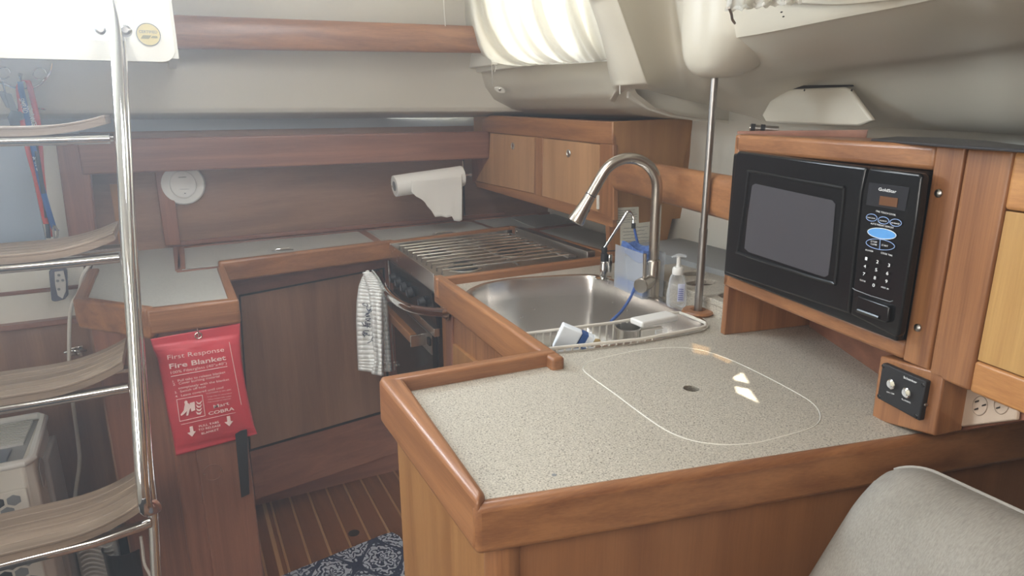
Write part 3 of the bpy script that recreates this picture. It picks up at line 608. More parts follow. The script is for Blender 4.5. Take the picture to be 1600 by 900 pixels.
obj('drain', B().lathe((cc.x, cc.y, CT - 0.1935), [(0.05, 0), (0.045, 0.003), (0.03, 0.0), (0, -0.002)], (0, 0, 1), 28), STEELD, sn)
# stainless ledge on the outboard side behind the basin (tap ledge)
# ---------------------------------------------------------------- wire rack across the sink
rk = thing('sink_rack', (0.80, 1.06, CT), 'pale wire rack hung across the near end of the sink', 'rack')
WIRE = mat('vinyl_coated_wire', (0.72, 0.68, 0.60), 0.4)
za = CT + 0.010
r1 = pz(820, 521, za); r2 = pz(1060, 486, za); r3 = pz(1103, 507, za); r4 = pz(852, 546, za)
dirf = (r2 - r1).normalized()
frame = [r1, pz(952, 505, za), pz(1050, 489, za), pz(1062, 488.5, za), pz(1080, 495, za), pz(1103, 505, za), pz(1102, 510, za), pz(1092, 513, za), pz(1000, 530, za), r4 + V((0.01, 0, 0)), r4, pz(838, 538, za)]
frame = [r1.lerp(r4, 0.02)] + frame[1:]
obj('frame', B().tube([p for p in frame], 0.0034, 10, closed=True), WIRE, rk)
zb = CT - 0.058
fr0, fr1, bk0, bk1 = r4, pz(1025, 525, za), r1, pz(985, 499, za)
for i in range(15):
    t = (i + 0.5) / 15; f_ = fr0.lerp(fr1, t); k_ = bk0.lerp(bk1, t); k2 = V((k_.x, k_.y, zb)); f2 = V((f_.x, f_.y, zb))
    obj('wire', B().tube([k_, k2 + V((0, 0, 0.004)), k2 + (f2 - k2) * 0.04, f2 + (k2 - f2) * 0.04, f2 + V((0, 0, 0.004)), f_], 0.0018, 6), WIRE, rk)
obj('rail', B().tube([V((bk0.x, bk0.y, zb)), V((bk1.x, bk1.y, zb)), V((fr1.x, fr1.y, zb)), V((fr0.x, fr0.y, zb))], 0.002, 8, closed=True), WIRE, rk)
obj('slide_clip', B().ob(pz(1025, 525, za - 0.006), pz(1043, 522, za) - pz(1025, 525, za), (0, 0.004, 0), (0, 0, 0.012)), CLEAR, rk, bev=0.001)
# sponge, strainer cup, white brush head in the rack
sg = thing('scrub_sponge', pz(890, 552, zb), 'white and blue scrubbing sponge standing in the sink rack', 'sponge')
s0 = pz(861, 545, CT - 0.02); up_ = V((-0.006, 0.012, 0.052)); rt = (pz(905, 541, CT - 0.02) - s0)
p_bl, p_br, p_tr, p_tl = pz(863, 545, CT - 0.012), pz(896, 548, CT - 0.02), py(911, 521, 1.055), py(880, 508, 1.075)
dp = V((0.012, 0.022, 0.0))
obj('white_pad', B().hull2([p_bl, p_br, p_tr, p_tl], [p_bl + dp, p_br + dp, p_tr + dp, p_tl + dp]), SPONGE, sg, bev=0.003, seg=3)
obj('blue_layer', B().hull2([p + (p_tr - p_tl) * 0.02 for p in (p_br, p_br + dp, p_tr + dp, p_tr)], [p + (p_tr - p_tl) * 0.30 for p in (p_br, p_br + dp, p_tr + dp, p_tr)]), mat('navy_scourer', (0.03, 0.09, 0.28), 0.9), sg)
obj('outer_layer', B().hull2([p + (p_tr - p_tl) * 0.31 for p in (p_br, p_br + dp, p_tr + dp, p_tr)], [p + (p_tr - p_tl) * 0.62 for p in (p_br, p_br + dp, p_tr + dp, p_tr)]), SPONGE, sg)
cpz = pz(981, 512, CT + 0.002)
cu = thing('strainer_cup', (cpz.x, cpz.y, zb), 'perforated steel strainer cup in the sink rack', 'cup')
obj('cup', B().lathe((cpz.x, cpz.y, CT - 0.052), [(0.0, 0.001), (0.024, 0.0), (0.026, 0.006), (0.0275, 0.052), (0.0295, 0.054), (0.0295, 0.056), (0.0262, 0.056), (0.0255, 0.008), (0.0, 0.004)], (0, 0, 1), 32), STEEL, cu, smooth=50)
for i in range(14):
    a = i * 2 * math.pi / 14
    for zz in (0.038, 0.026): obj('perforation', B().lathe(V((cpz.x + 0.0255 * math.cos(a), cpz.y + 0.0255 * math.sin(a), CT - 0.052 + zz)), [(0.0015, 0), (0.0012, 0.0004), (0, .0004)], (-math.cos(a), -math.sin(a), 0), 8), WHITE if i % 2 else CAVITY, cu)
wb = thing('white_scrub_brush', pz(1015, 512, CT), 'ivory plastic block handle lying across the sink rack', 'brush')
h0, h1 = pz(984, 497, CT + 0.022), pz(1040, 486, CT + 0.022)
obj('handle', B().ob(h0 - V((0, 0, 0.012)), h1 - h0, pz(1004, 505, CT + 0.022) - h0, (0, 0, 0.014)), WHITE, wb, bev=0.004, seg=3)
obj('tray', B().ob(pz(1002, 516, CT), pz(1036, 511, CT) - pz(1002, 516, CT), (0.004, 0.012, 0), (0, 0, -0.045)), WHITED, wb, bev=0.003)
bx = thing('bottle_stopper', pz(925, 540, CT - .03), 'amber ribbed stopper lying in the sink rack beside the sponge', 'stopper')
obj('body', B().tube([pz(912, 538, CT - .02), pz(925, 537, CT - .02), pz(936, 535, CT - .02)], [0.009, 0.011, 0.008], 14), mat('amber_plastic', (0.45, 0.32, 0.14), 0.35), bx)

# ---------------------------------------------------------------- kitchen tap
ft = thing('kitchen_faucet', (1.042, 1.274, CT), 'tall brushed nickel gooseneck faucet with pull-down spray head', 'faucet')
fb = V((1.042, 1.274, CT))
obj('base_ring', B().lathe(fb, [(0.022, 0), (0.022, 0.004), (0.019, 0.006), (0.019, 0.007)], seg=32), NICKEL, ft)
obj('body', B().lathe(fb, [(0.0188, 0.006), (0.0188, 0.095), (0.0165, 0.099), (0.0145, 0.10)], seg=32), NICKEL, ft)
end = py(930, 305, 1.39); sd = V((-0.35, 0.22, 0)).normalized()
top = 0.355
# spout plane runs from the body toward the basin
tip_top = V((0.915, 1.365, 1.185)); 
dv = V((tip_top.x - fb.x, tip_top.y - fb.y, 0)); rr_ = 0.073; dvn = V((math.cos(math.radians(160)), math.sin(math.radians(160)), 0))
path = [fb + V((0, 0, 0.09)), fb + V((0, 0, 0.18)), fb + V((0, 0, 0.255))]
cz = 0.275
for k in range(0, 17):
    a = math.radians(180 - k * 9.7); path.append(fb + dvn * (rr_ + rr_ * math.cos(a)) + V((0, 0, cz + rr_ * math.sin(a))))
path.append(path[-1] + (path[-1] - path[-2]).normalized() * 0.050)
obj('spout', B().tube(path, 0.0132, 24), NICKEL, ft)
a0 = path[-1]; td = (path[-1] - path[-2]).normalized()
obj('spray_head', B().lathe(a0, [(0.0134, 0.001), (0.0138, 0.003), (0.0142, 0.018), (0.0172, 0.045), (0.0205, 0.068), (0.0205, 0.073), (0.018, 0.075), (0, 0.074)], td, 28), NICKEL, ft)
obj('spray_button', B().lathe(a0 + td * 0.036 + dvn.cross(V((0, 0, 1))) * 0.0, [(0.006, 0.012), (0.0055, 0.016), (0, 0.017)], (V((0.9, -0.5, 0.25)) - td * V((0.9, -0.5, 0.25)).dot(td)), 14, ell=1.0), BLACKM, ft)
obj('seam_ring', B().lathe(a0 - td * 0.001, [(0.0136, 0), (0.0136, 0.0022)], td, 24), BLACKM, ft)
obj('nozzle_face', B().lathe(a0 + td * 0.0745, [(0.014, 0), (0.013, 0.0015), (0, 0.0015)], td, 24), GREY, ft)
hb = fb + V((0, 0, 0.048)); hd = V((-0.78, -0.42, -0.02)).normalized()
obj('valve_stem', B().tube([hb, hb + hd * 0.050], 0.0145, 24), NICKEL, ft)
obj('valve_cap', B().lathe(hb + hd * 0.034, [(0.0185, 0), (0.0185, 0.036), (0.0165, 0.038), (0, 0.038)], hd, 32), NICKEL, ft)
obj('lever', B().tube([hb + hd * 0.052 + V((0, 0, 0.016)), hb + hd * 0.052 + V((-.001, 0, 0.076))], 0.0042, 14), NICKEL, ft)

# drinking water tap
wt = thing('filter_tap', (1.048, 1.495, CT), 'slender chrome filtered-water tap with black collar', 'faucet')
wb_ = V((1.048, 1.495, CT))
obj('flange', B().lathe(wb_, [(0.024, 0), (0.024, 0.003), (0.014, 0.005), (0.011, 0.006)], seg=28), CHROME, wt)
obj('body', B().lathe(wb_, [(0.0105, 0.005), (0.0105, 0.048), (0.008, 0.052)], seg=24), CHROME, wt)
obj('side_lever', B().ob(wb_ + V((0.009, -0.012, 0.018)), (0.012, 0.0, 0), (0, 0.016, 0), (0, 0, 0.052)), CHROME, wt, bev=0.003)
obj('collar', B().lathe(wb_, [(0.0095, 0.05), (0.0095, 0.072), (0.007, 0.074), (0.0085, 0.078), (0.0085, 0.088), (0.005, 0.090)], seg=20), BLACKM, wt)
obj('collar_pin', B().tube([wb_ + V((0, 0, 0.078)), wb_ + V((0.028, -0.014, 0.08))], 0.0018, 8), BLACKM, wt)
pA = wb_ + V((0.001, 0, 0.088)); T = [pA, py(962, 360, 1.485), py(975, 340, 1.475), py(981, 331, 1.47), py(987, 334, 1.465), py(990, 342, 1.46), py(990, 350, 1.455)]
obj('spout', B().tube(smooth_loop(T, 6, False), 0.0042, 12), CHROME, wt)
obj('spout_tip', B().tube([T[-1] + V((0, 0, 0.003)), T[-1] - V((0, 0, 0.012))], 0.0058, 14), BLACKM, wt)
cp_ = [(990, 350, 1.455), (994, 370, 1.45), (999, 390, 1.44), (999, 410, 1.42), (997, 425, 1.38), (993, 445, 1.32), (985, 465, 1.27), (972, 485, 1.22), (955, 502, 1.17)]
tag(obj('water_hose', B().tube(smooth_loop([py(*p) for p in cp_], 6, False), 0.0036, 10), fabric('blue_braided_cord', (0.10, 0.20, 0.55), (0.01, 0.04, 0.20), (400, 400, 400))), 'blue braided hose hanging from the filter tap down into the sink', 'hose')

# acrylic caddy with blue cloth
cdb = pz(985, 462, CT)
cd = thing('acrylic_caddy', (1.08, 1.44, CT), 'frosted clear plastic caddy standing behind the faucet', 'caddy')
c0 = pz(959, 447, CT + .002); c1 = pz(1003, 468, CT + .002); dr = (c1 - c0).normalized(); ri = V((-dr.y, dr.x, 0)); ri = ri if ri.x > 0 else -ri
Wd, Dp, Hh = (c1 - c0).length, 0.06, 0.115
FROST = clear('frosted_plastic', (0.62, 0.66, 0.72), 0.3, 0.22, 0.08)
for nm, o_, u_, v_ in (('front_wall', c0, dr * Wd, ri * 0.002), ('back_wall', c0 + ri * Dp, dr * Wd, ri * 0.002), ('side_wall', c0, ri * Dp, dr * 0.002), ('side_wall', c1, ri * Dp, -dr * 0.002)):
    obj(nm, B().ob(o_, u_, v_, (0, 0, Hh - (0.02 if nm == 'side_wall' else 0))), FROST, cd, bev=0.0006, seg=1)
obj('bottom', B().ob(c0, dr * Wd, ri * Dp, (0, 0, 0.003)), FROST, cd)
bc = thing('blue_dish_cloth', c0 + dr * Wd / 2 + ri * Dp / 2 + V((0, 0, .02)), 'rumpled blue dotted dish cloth stuffed in the clear caddy', 'cloth')
def clf(u, v):
    p = c0 + dr * Wd * (0.06 + 0.88 * u) + ri * Dp * (0.06 + 0.88 * v) + V((0, 0, Hh - 0.006)); k = min(u, 1 - u, v, 1 - v)
    return p + V((0, 0, (0.010 if k > 0.05 else -0.02) + 0.006 * math.sin(u * 6 + v * 3) + 0.004 * math.cos(v * 7)))
obj('cloth', B().grid(clf, 22, 22), fabric('blue_dotted_cloth', (0.20, 0.32, 0.62), (0.02, 0.07, 0.30), (160, 160, 160)), bc, smooth=70)
obj('packet', B().ob(c0 + dr * 0.012 + ri * 0.02 + V((0, 0, .004)), dr * (Wd - 0.03), ri * 0.03, (0, 0, 0.08)), mat('pale_packet', (0.40, 0.42, 0.46), 0.6), bc, bev=0.004)
obj('lower_cloth', B().ob(c0 + dr * 0.004 + ri * 0.004 + V((0, 0, .004)), dr * (Wd - 0.008), ri * 0.014, (0, 0, 0.024)), mat('blue_print_sponge', (0.08, 0.2, 0.55), .8), bc, bev=0.003)
# soap pump bottle
sb = V((1.045, 1.185, CT)); sbt = thing('soap_bottle', sb, 'clear pump bottle of hand soap beside the faucet', 'bottle')
obj('bottle', B().lathe(sb, [(0.0, 0.001), (0.021, 0.0), (0.024, 0.006), (0.0245, 0.03), (0.021, 0.055), (0.019, 0.07), (0.015, 0.079), (0.0115, 0.083)], (0, 0, 1), 32, ell=0.75, u=(0.45, -0.89, 0)), CLEAR, sbt, smooth=60)
obj('collar', B().lathe(sb, [(0.0125, 0.080), (0.0135, 0.083), (0.0135, 0.093), (0.011, 0.098)], seg=24), WHITE, sbt)
obj('stem', B().lathe(sb, [(0.005, 0.096), (0.005, 0.124)], seg=14), WHITE, sbt)
obj('pump_head', B().tube([sb + V((0.014, -0.008, 0.124)), sb + V((0, 0, 0.127)), sb + V((-0.016, 0.006, 0.1225))], [0.007, 0.0085, 0.0035], 14, flat=0.45), CLEAR, sbt)
nb = V((-0.66, -0.75, 0)).normalized(); ub = V((0.75, -0.66, 0)).normalized()
obj('back_label', B().grid(lambda u, v: sb + ub * (0.002 + 0.016 * u) + nb * (0.0205 - 0.004 * u * u + 0.002 * math.sin(v * 2.6)) + V((0, 0, 0.018 + 0.044 * v)), 6, 8), mat('pale_label', (0.55, 0.58, 0.72), 0.5), sbt)
for i in range(6):
    obj('label_line', B().ob(sb + ub * 0.004 + nb * 0.0242 + V((0, 0, 0.024 + i * 0.005)), ub * 0.011, nb * 0.0003, (0, 0, 0.0016)), mat('blue_label_ink', (0.05, 0.07, 0.32), 0.6), sbt)

# tie rod and wooden deck ring
po = thing('tie_rod', (bo.x, bo.y, CT), 'stainless tie rod rising from the countertop to the deckhead', 'rod')
obj('upper_rod', B().tube([bo + V((0, 0, 0.14)), bt + V((0, 0, 0.02))], 0.0078, 18), STEELD, po)
obj('lower_sleeve', B().tube([bo, bo + V((0, 0, 0.20))], 0.0092, 18), STEELD, po)
tag(obj('wooden_ring', B().lathe(bo, [(0.0125, 0.001), (0.034, 0.001), (0.037, 0.005), (0.034, 0.010), (0.018, 0.011), (0.0125, 0.006)] + [(0.0125, 0.001)], (0, 0, 1), 40), TK['X']), 'round teak ring around the foot of the tie rod', 'ring')

# raised cup-holder ledge at the back, with dark openings
lg = thing('cup_ledge', (1.2, 1.2, CT), 'raised speckled ledge with round and oval cut-outs behind the tie rod', 'ledge')
le = [pz(1050, 462, CT), pz(1127, 494, CT)]
A_, B_ = V((1.085, 1.30, 0)), V((1.055, 0.98, 0)); 
outl = [(1.082, 1.33), (1.066, 1.055), (1.062, 1.005), (1.41, 1.00), (1.41, 1.40), (1.15, 1.42)]
holes = []
for (cx, cy, rx, ry) in ((1.150, 1.215, .045, .026), (1.125, 1.08, .03, .038), (1.20, 1.30, .04, .022), (1.255, 1.17, .045, .03), (1.19, 1.06, .018, .03)):
    holes.append([(cx + rx * math.cos(i * math.pi / 12), cy + ry * math.sin(i * math.pi / 12)) for i in range(24)])
obj('top_plate', B().holed(outl, holes, CT + 0.026, CT + 0.04), LAM, lg, bev=0.002)
obj('front_face', B().prism([(outl[0][0] + .001, outl[0][1], CT), (outl[1][0] + .001, outl[1][1], CT), (outl[2][0] + .001, outl[2][1], CT), (1.072, 1.005, CT), (1.078, 1.055, CT), (1.094, 1.33, CT)], (0, 0, 0.026)), LAM, lg)
obj('well_floor', B().prism([(1.08, 1.005, CT + 0.001), (1.09, 1.34, CT + 0.001), (1.40, 1.39, CT + 0.001), (1.40, 1.005, CT + 0.001)], (0, 0, 0.002)), TD['X'], lg)
obj('side_shelf', B().prism([(1.24, 1.64, CT + 0.02), (1.24, 1.0, CT + 0.02), (1.47, 1.0, CT + 0.02), (1.50, 1.64, CT + 0.02)], (0, 0, 0.035)), GREYL, lg)

# ---------------------------------------------------------------- partition with note cards, upper cabinet, rail
UC = Plane((1.180, 1.65), -3)
uc = thing('wall_cabinet', (1.3, 2.1, 1.05), 'teak wall cabinet above the stove with two pale doors', 'cabinet')
near, far = V((1.180, 1.655, 0)), V((1.140, 2.43, 0))
zt0, zt1, zb0, zb1 = 1.366, 1.381, 1.052, 1.098
farw = V((1.132, 2.60, 0))
def ucp(t, z0f, z1f, off=0.0): return near.lerp(farw, t) + V((0, 0, z0f * (1 - t) + z1f * t)) + UC.n * off
obj('carcass', B().hull2([near + V((.012, .002, zb0 + .005)), near + V((.45, .002, zb0 + .005)), near + V((.45, .002, zt0 - .004)), near + V((.012, .002, zt0 - .004))], [farw + V((.012, 0, zb1 + .005)), farw + V((.45, 0, zb1 + .005)), farw + V((.45, 0, zt1 - .004)), farw + V((.012, 0, zt1 - .004))]), VN['Y'], uc)
def ucbar(name, pts, m, th=0.018, off=0.004, bev=0.003):
    return obj(name, B().prism([UC(p[0], p[1], off) for p in pts], UC.n * -th), m, uc, bev=bev, seg=3)
ucbar('top_rail', [(752, 186), (765, 180), (957, 190), (957, 226), (938, 225), (765, 207), (752, 207)], TK['Y'], bev=0.005)
ucbar('bottom_rail', [(741, 283), (835, 303), (938, 331), (957, 338), (957, 356), (838, 320), (745, 292)], TK['Y'])
ucbar('end_stile', [(937, 224), (958, 226), (959, 345), (936, 332)], TK['Z'])
ucbar('middle_stile', [(836, 214), (848, 215.5), (846, 307), (834, 303.5)], TK['Z'])
ucbar('left_stile', [(736, 245), (765, 248), (743, 286), (738, 284)], TD['Z'], off=0.001)
for pts, kx, ky in (([(766, 208), (835, 214.5), (834, 302), (743, 282.5), (764, 246)], 802, 228), ([(849, 216), (937, 226), (935, 331), (847, 306)], 889, 239.5)):
    d = ucbar('door', pts, VL['Z'], 0.014, 0.002, 0.001)
    obj('knob', B().lathe(UC(kx, ky, .002), [(0.013, 0), (0.013, 0.003), (0.0095, 0.005), (0.009, 0.003), (0, 0.004)], UC.n, 24), STEEL, d)
obj('stay_fitting', B().prism([UC(932, 305, .006), UC(936, 305, .006), UC(936, 327, .006), UC(932, 327, .006)], UC.n * -.003), WHITED, uc)
pt = thing('partition_panel', (1.3, 1.655, CT), 'teak veneer partition between stove and sink behind the faucet, two note cards on it', 'panel')
b = B(); Yp = 1.655
pp = [py(958, 352, Yp), py(958, 190, Yp), py(1086, 184, Yp), py(1078, 215, Yp), py(1070, 250, Yp), py(1062, 300, Yp), py(1050, 345, Yp), py(1037, 400, Yp), py(1030, 430, Yp), py(960, 430, Yp)]
pp[-1].z = CT; pp[-2].z = CT
obj('board', b.prism(pp, (0, 0.018, 0)), VN['Z'], pt, bev=0.002)
obj('edge_post', B().prism([py(952, 352, Yp), py(960, 352, Yp), V((1.20, Yp, CT)), V((1.185, Yp, CT))], (0, 0.02, 0)), TK['Z'], pt)
CARD = mat('lined_note_card', (0.72, 0.70, 0.60), 0.8); INK = mat('grey_ink', (0.16, 0.16, 0.17), 0.8)
def card(pts, lb, nlines, x0, x1, seed):
    t = thing('note_card', py(*pts[3], Yp - .002), lb, 'note', 'note cards on the partition')
    obj('paper', B().prism([py(*p, Yp - .001) for p in pts], (0, -0.0005, 0)), CARD, t)
    rnd = random.Random(seed); b = B()
    for i in range(nlines):
        f = (i + 1.2) / (nlines + 1.2); a = py(*pts[0], Yp - .002).lerp(py(*pts[3], Yp - .002), f); c = py(*pts[1], Yp - .002).lerp(py(*pts[2], Yp - .002), f)
        s_ = a.lerp(c, rnd.uniform(.06, .14)); e_ = a.lerp(c, rnd.uniform(.7, .95)); k = 14; pth = [s_.lerp(e_, j / k) + V((0, 0, rnd.uniform(-.0012, .0012))) for j in range(k + 1)]
        b.tube(pth, 0.0006, 4)
    obj('handwriting', b, INK, t)
card([(961, 325), (998, 323), (998, 350), (961, 352)], 'upper small lined note card with dark handwriting on the partition', 6, 0, 1, 3)
card([(969, 352), (1018, 346), (1018, 398), (969, 398)], 'larger faded note card on the partition, lower one behind the tap', 8, 0, 1, 5)

RB = Plane((1.178, 1.64), 12)
rl = [RB(958, 253), RB(958, 301)]; r_end = [RB(1142, 275), RB(1142, 346)]
def railf():
    A0 = V((1.186, 1.66, 0)); A1 = V((1.045, 1.00, 0)); pr = [(0, 1.168), (-0.006, 1.174), (-0.009, 1.19), (-0.009, 1.235), (-0.006, 1.25), (0.0, 1.258), (0.012, 1.262), (0.022, 1.258), (0.026, 1.25), (0.026, 1.175), (0.02, 1.168)]
    b = B(); b.hull2([A0 + V((p[0], 0, p[1])) for p in pr], [A1 + V((p[0], 0, p[1])) for p in pr]); return b
tag(obj('teak_rail', railf(), TK['Y'], smooth=50), 'rounded solid teak rail running from the wall cabinet to the microwave cabinet', 'rail')

# ---------------------------------------------------------------- aft shelf fiddle, post
sf = thing('aft_shelf', (0.4, 2.5, 1.21), 'long shelf with dark teak fascia board across the aft wall', 'shelf')
obj('fascia', B().ob(V((-0.25, 2.445, 1.212)), (1.395, 0.0, 0.0), (0, 0.022, 0), (0, 0, 0.108)), TD['X'], sf, bev=0.006, seg=3)
obj('board', B().box((-0.25, 2.467, 1.212), (1.14, 2.575, 1.23)), TD['X'], sf)

# paper towel holder and roll
ra, rb = py(616, 291, 2.43), py(722, 275, 2.43); ax = (rb - ra)
ph = thing('towel_holder', (ra + rb) / 2, 'chrome wire paper towel holder hung under the shelf', 'holder')
obj('rod', B().tube([ra - ax * 0.03, rb + ax * 0.13], 0.004, 10), CHROME, ph)
obj('rod_end', B().tube([rb + ax * 0.10, rb + ax * 0.14], 0.007, 12), CHROME, ph)
obj('hanger', B().tube([rb + ax * 0.02, rb + ax * 0.02 + V((-.002, 0, 0.058))], 0.003, 8), CHROME, ph)
pr_ = thing('paper_towel_roll', (ra + rb) / 2 - V((0, 0, .045)), 'white paper towel roll with a torn sheet hanging down', 'paper towel')
rad = 0.040
obj('roll', B().lathe(ra, [(0.018, 0), (rad, 0), (rad, ax.length), (0.018, ax.length), (0.018, 0)], ax, 40), PAPER, pr_, bev=0.002)
obj('cardboard_core', B().lathe(ra - ax * 0.002, [(0.0185, 0), (0.0185, 0.004), (0.008, 0.004)], ax, 24), GREY, pr_)
PW = Plane((ra.x, ra.y - rad - 0.004), 90)
tear = [(643, 300), (650, 307), (658, 311), (664, 316), (668, 323), (674, 329), (680, 339), (690, 338), (698, 340), (706, 338), (710, 345), (718, 346), (722, 344)]
def shf(u, v):
    i = u * (len(tear) - 1); k = min(int(i), len(tear) - 2); t = i - k; tx = tear[k][0] * (1 - t) + tear[k + 1][0] * t; ty = tear[k][1] * (1 - t) + tear[k + 1][1] * t
    topy = 283 - (tx - 643) * 0.14; x_ = tx; y_ = topy + (ty - topy) * v
    return PW(x_, y_, 0.003 * math.sin(u * 5 + v * 3) + 0.010 * v * v)
obj('hanging_sheet', B().grid(shf, 36, 14), PAPER, pr_, solid=0.0008, smooth=60)

# smoke alarm on the aft wall
ap = AW(285, 287, 0.0)
al = thing('smoke_alarm', ap, 'round white smoke alarm on the aft wall half hidden by the shelf fascia', 'alarm')
obj('base_plate', B().lathe(ap, [(0.071, 0), (0.071, 0.016), (0.066, 0.022), (0.05, 0.024), (0, 0.024)], AW.n, 48), WHITE, al)
obj('raised_cover', B().lathe(ap + AW.n * 0.024, [(0.041, 0), (0.040, 0.008), (0.034, 0.011), (0, 0.011)], AW.n, 40, ell=1.15), WHITE, al)
obj('vent', B().ob(ap + V((-0.062, 0, -0.008)) + AW.n * 0.0235, (0.014, 0, 0), AW.n * 0.001, (0, 0, 0.018)), GREY, al)
obj('indicator', B().lathe(ap + AW.n * 0.035 + V((0.002, 0, -0.03)), [(0.002, 0), (0.0015, 0.001), (0, .001)], AW.n, 10), BLACKM, al)
obj('mark', B().ob(ap + V((-0.012, 0, 0.024)) + AW.n * 0.0352, (0.024, 0, 0), AW.n * 0.0004, (0, 0, 0.0022)).ob(ap + V((-0.014, 0, -0.016)) + AW.n * 0.0352, (0.03, 0, 0), AW.n * 0.0004, (0, 0, 0.001)), GREY, al)

# handrail under the deckhead
ha = [py(266, 51, 2.30), py(500, 56, 2.30), py(760, 62, 2.24)]
def hrf(b):
    A0, A1 = py(266, 50, 2.30), py(790, 63, 2.22); pr = []
    for i in range(16):
        a = 2 * math.pi * i / 16; pr.append((0.016 * math.cos(a), 0.044 * math.copysign(abs(math.sin(a)) ** 0.7, math.sin(a))))
    return b.hull2([A0 + V((0, p[0], p[1] * 1.08)) for p in pr], [A1 + V((0, p[0], p[1])) for p in pr])
hr = thing('grab_rail', ha[1], 'long rounded teak grab rail across the deckhead liner above the shelf', 'rail')
obj('rail', hrf(B()), TK['X'], hr, smooth=60)
for p in ((300, 52), (690, 62)): c = py(*p, 2.30); obj('standoff', B().tube([c, c + V((0, 0.10, 0))], 0.012, 12), CREAM, hr)

# ---------------------------------------------------------------- curtain
cu_ = thing('window_curtain', px(820, 100, .96), 'white cotton curtain bulging over the bright side window', 'curtain')
left = [(684, -60), (694, -28), (701, 0), (709, 28), (720, 52), (736, 73), (754, 88), (772, 97), (790, 101), (808, 103), (822, 100)]
bot = (822, 100)
def cuf(u, v):
    # v along the hanging curve, u across toward the pilaster
    i = v * (len(left) - 1); k = min(int(i), len(left) - 2); t = i - k; lx = left[k][0] * (1 - t) + left[k + 1][0] * t; ly = left[k][1] * (1 - t) + left[k + 1][1] * t
    rx, ry = 925 + 50 * v, -60 + (92 + 60) * v
    tx = lx + (rx - lx) * u; ty = ly + (ry - ly) * (u ** (1.0 + 0.8 * v)) ; ty = min(ty, 103 - 9 * max(0, (tx - 820) / 130))
    X = 0.93 + 0.05 * v + 0.07 * u * u + 0.013 * math.sin(u * 31 + 2.2 * v) + 0.007 * math.sin(u * 53 + v * 5) + (0.05 * (1 - u) ** 3)
    return px(tx, ty, X)
obj('cloth', B().grid(cuf, 110, 30), CURT, cu_, solid=0.0008, smooth=80)
obj('hem', B().tube([cuf(u / 30, 1.0) + V((-0.001, 0, -0.001)) for u in range(31)], 0.004, 8, flat=0.5), CURT, cu_)
cdn = thing('curtain_cord', py(770, 120, 2.12), 'thin cream cord hanging from the curtain corner to a small deckhead fitting', 'cord')
obj('cord', B().tube([py(768, 96, 2.10), py(769, 115, 2.12), py(770, 134, 2.16)], 0.0016, 6), WHITED, cdn)
obj('loose_end', B().tube([py(768, 96, 2.10), py(775, 104, 2.10), py(773, 112, 2.10)], 0.0013, 6), WHITED, cdn)
obj('fitting', B().lathe(py(781, 140, 2.16), [(0.021, 0), (0.019, 0.004), (0.010, 0.005), (0, 0.004)], (-0.2, -0.75, -0.6), 24, ell=0.5, u=(0.8, -.2, -.25)), CREAM2, cdn)
obj('fitting_screw', B().lathe(py(781, 140, 2.152), [(0.005, 0), (0.003, 0.002), (0, .002)], (-0.2, -0.75, -0.6), 12), STEEL, cdn)
tag(obj('pull_cord', B().tube([py(693, -30, 2.2), py(693, 0, 2.2), py(694, 20, 2.2), py(696, 41, 2.2)], 0.0016, 6), WHITED), 'thin white cord end hanging left of the curtain over the grab rail', 'cord')
tag(obj('toggle_pin', B().tube([py(968.5, 133, 1.36), py(968.5, 147, 1.36)], 0.0012, 8), WHITED), 'short white pin hanging from the foot of the cream pilaster', 'pin')
# second curtain corner, forward window
c2 = thing('valance_curtain', pz(1190, 8, 1.545), 'corner of a white fringed curtain at the top edge above the tie rod', 'curtain')
def c2f(u, v):
    p0 = V((1150 + 98 * u, 17 - 17 * u)); tx = 1135 + 115 * u + 6 * (1 - v); ty = (15 - 14 * u) * v + -50 * (1 - v)
    return pz(tx, ty, 1.535 + 0.07 * (1 - v) + 0.004 * math.sin(u * 22))
obj('cloth', B().grid(c2f, 30, 6), CURT, c2, solid=0.001, smooth=70)
obj('fringe', B().tube([c2f(i / 24, 1.0) + V((0, 0, 0.002 * math.sin(i * 2.3))) for i in range(25)], 0.0028, 6), CURT, c2)
obj('hook', B().tube([pz(1139, 12, 1.53), pz(1143, 22, 1.525), pz(1144, 30, 1.52), pz(1148, 36, 1.518)], 0.0018, 8), STEELD, c2)
for p in ((1221, 19), (1224, 26)): tag(obj('small_screw', B().lathe(pz(*p, 1.515), [(0.0015, 0), (0, .001)], (-.3, -.5, -.8), 8), CAVITY), 'tiny dark screw in the cream liner, ' + ('upper' if p[1] == 19 else 'lower') + ' of two below the fringed curtain', 'screw', 'screws in the cream liner')

# ---------------------------------------------------------------- microwave cabinet
MP = Plane((0.992, 0.977), 10)
NB = MP.n; UD = -MP.u     # UD runs toward the bow (nearer the viewer)
O = V((0.992, 0.977, 0))
def mp(d, z, off=0.0): return O + UD * (d - 0.011) + V((0, 0, z)) + NB * off
mc = thing('microwave_cabinet', mp(0.25, 1.05), 'varnished teak cabinet framing the microwave above the counter', 'cabinet')
def slab(name, d0, d1, z0, z1, th, m, parent, off=0.0, bev=0.003, seg_=3):
    return obj(name, B().ob(mp(d0, z0, off), UD * (d1 - d0), -NB * th, (0, 0, z1 - z0)), m, parent, bev=bev, seg=seg_)
slab('left_stile', 0.0, 0.018, 1.045, 1.352, 0.03, TK['Z'], mc, bev=0.005)
slab('top_rail', 0.0, 0.447, 1.318, 1.352, 0.05, TK['Y'], mc, 0.0, 0.007, 4)
slab('bottom_rail', 0.0, 0.447, 1.045, 1.073, 0.05, TK['Y'], mc, 0.0, 0.006)
slab('right_stile', 0.447, 0.489, 1.045, 1.351, 0.05, TK['Z'], mc, 0.0, 0.0025, 3)
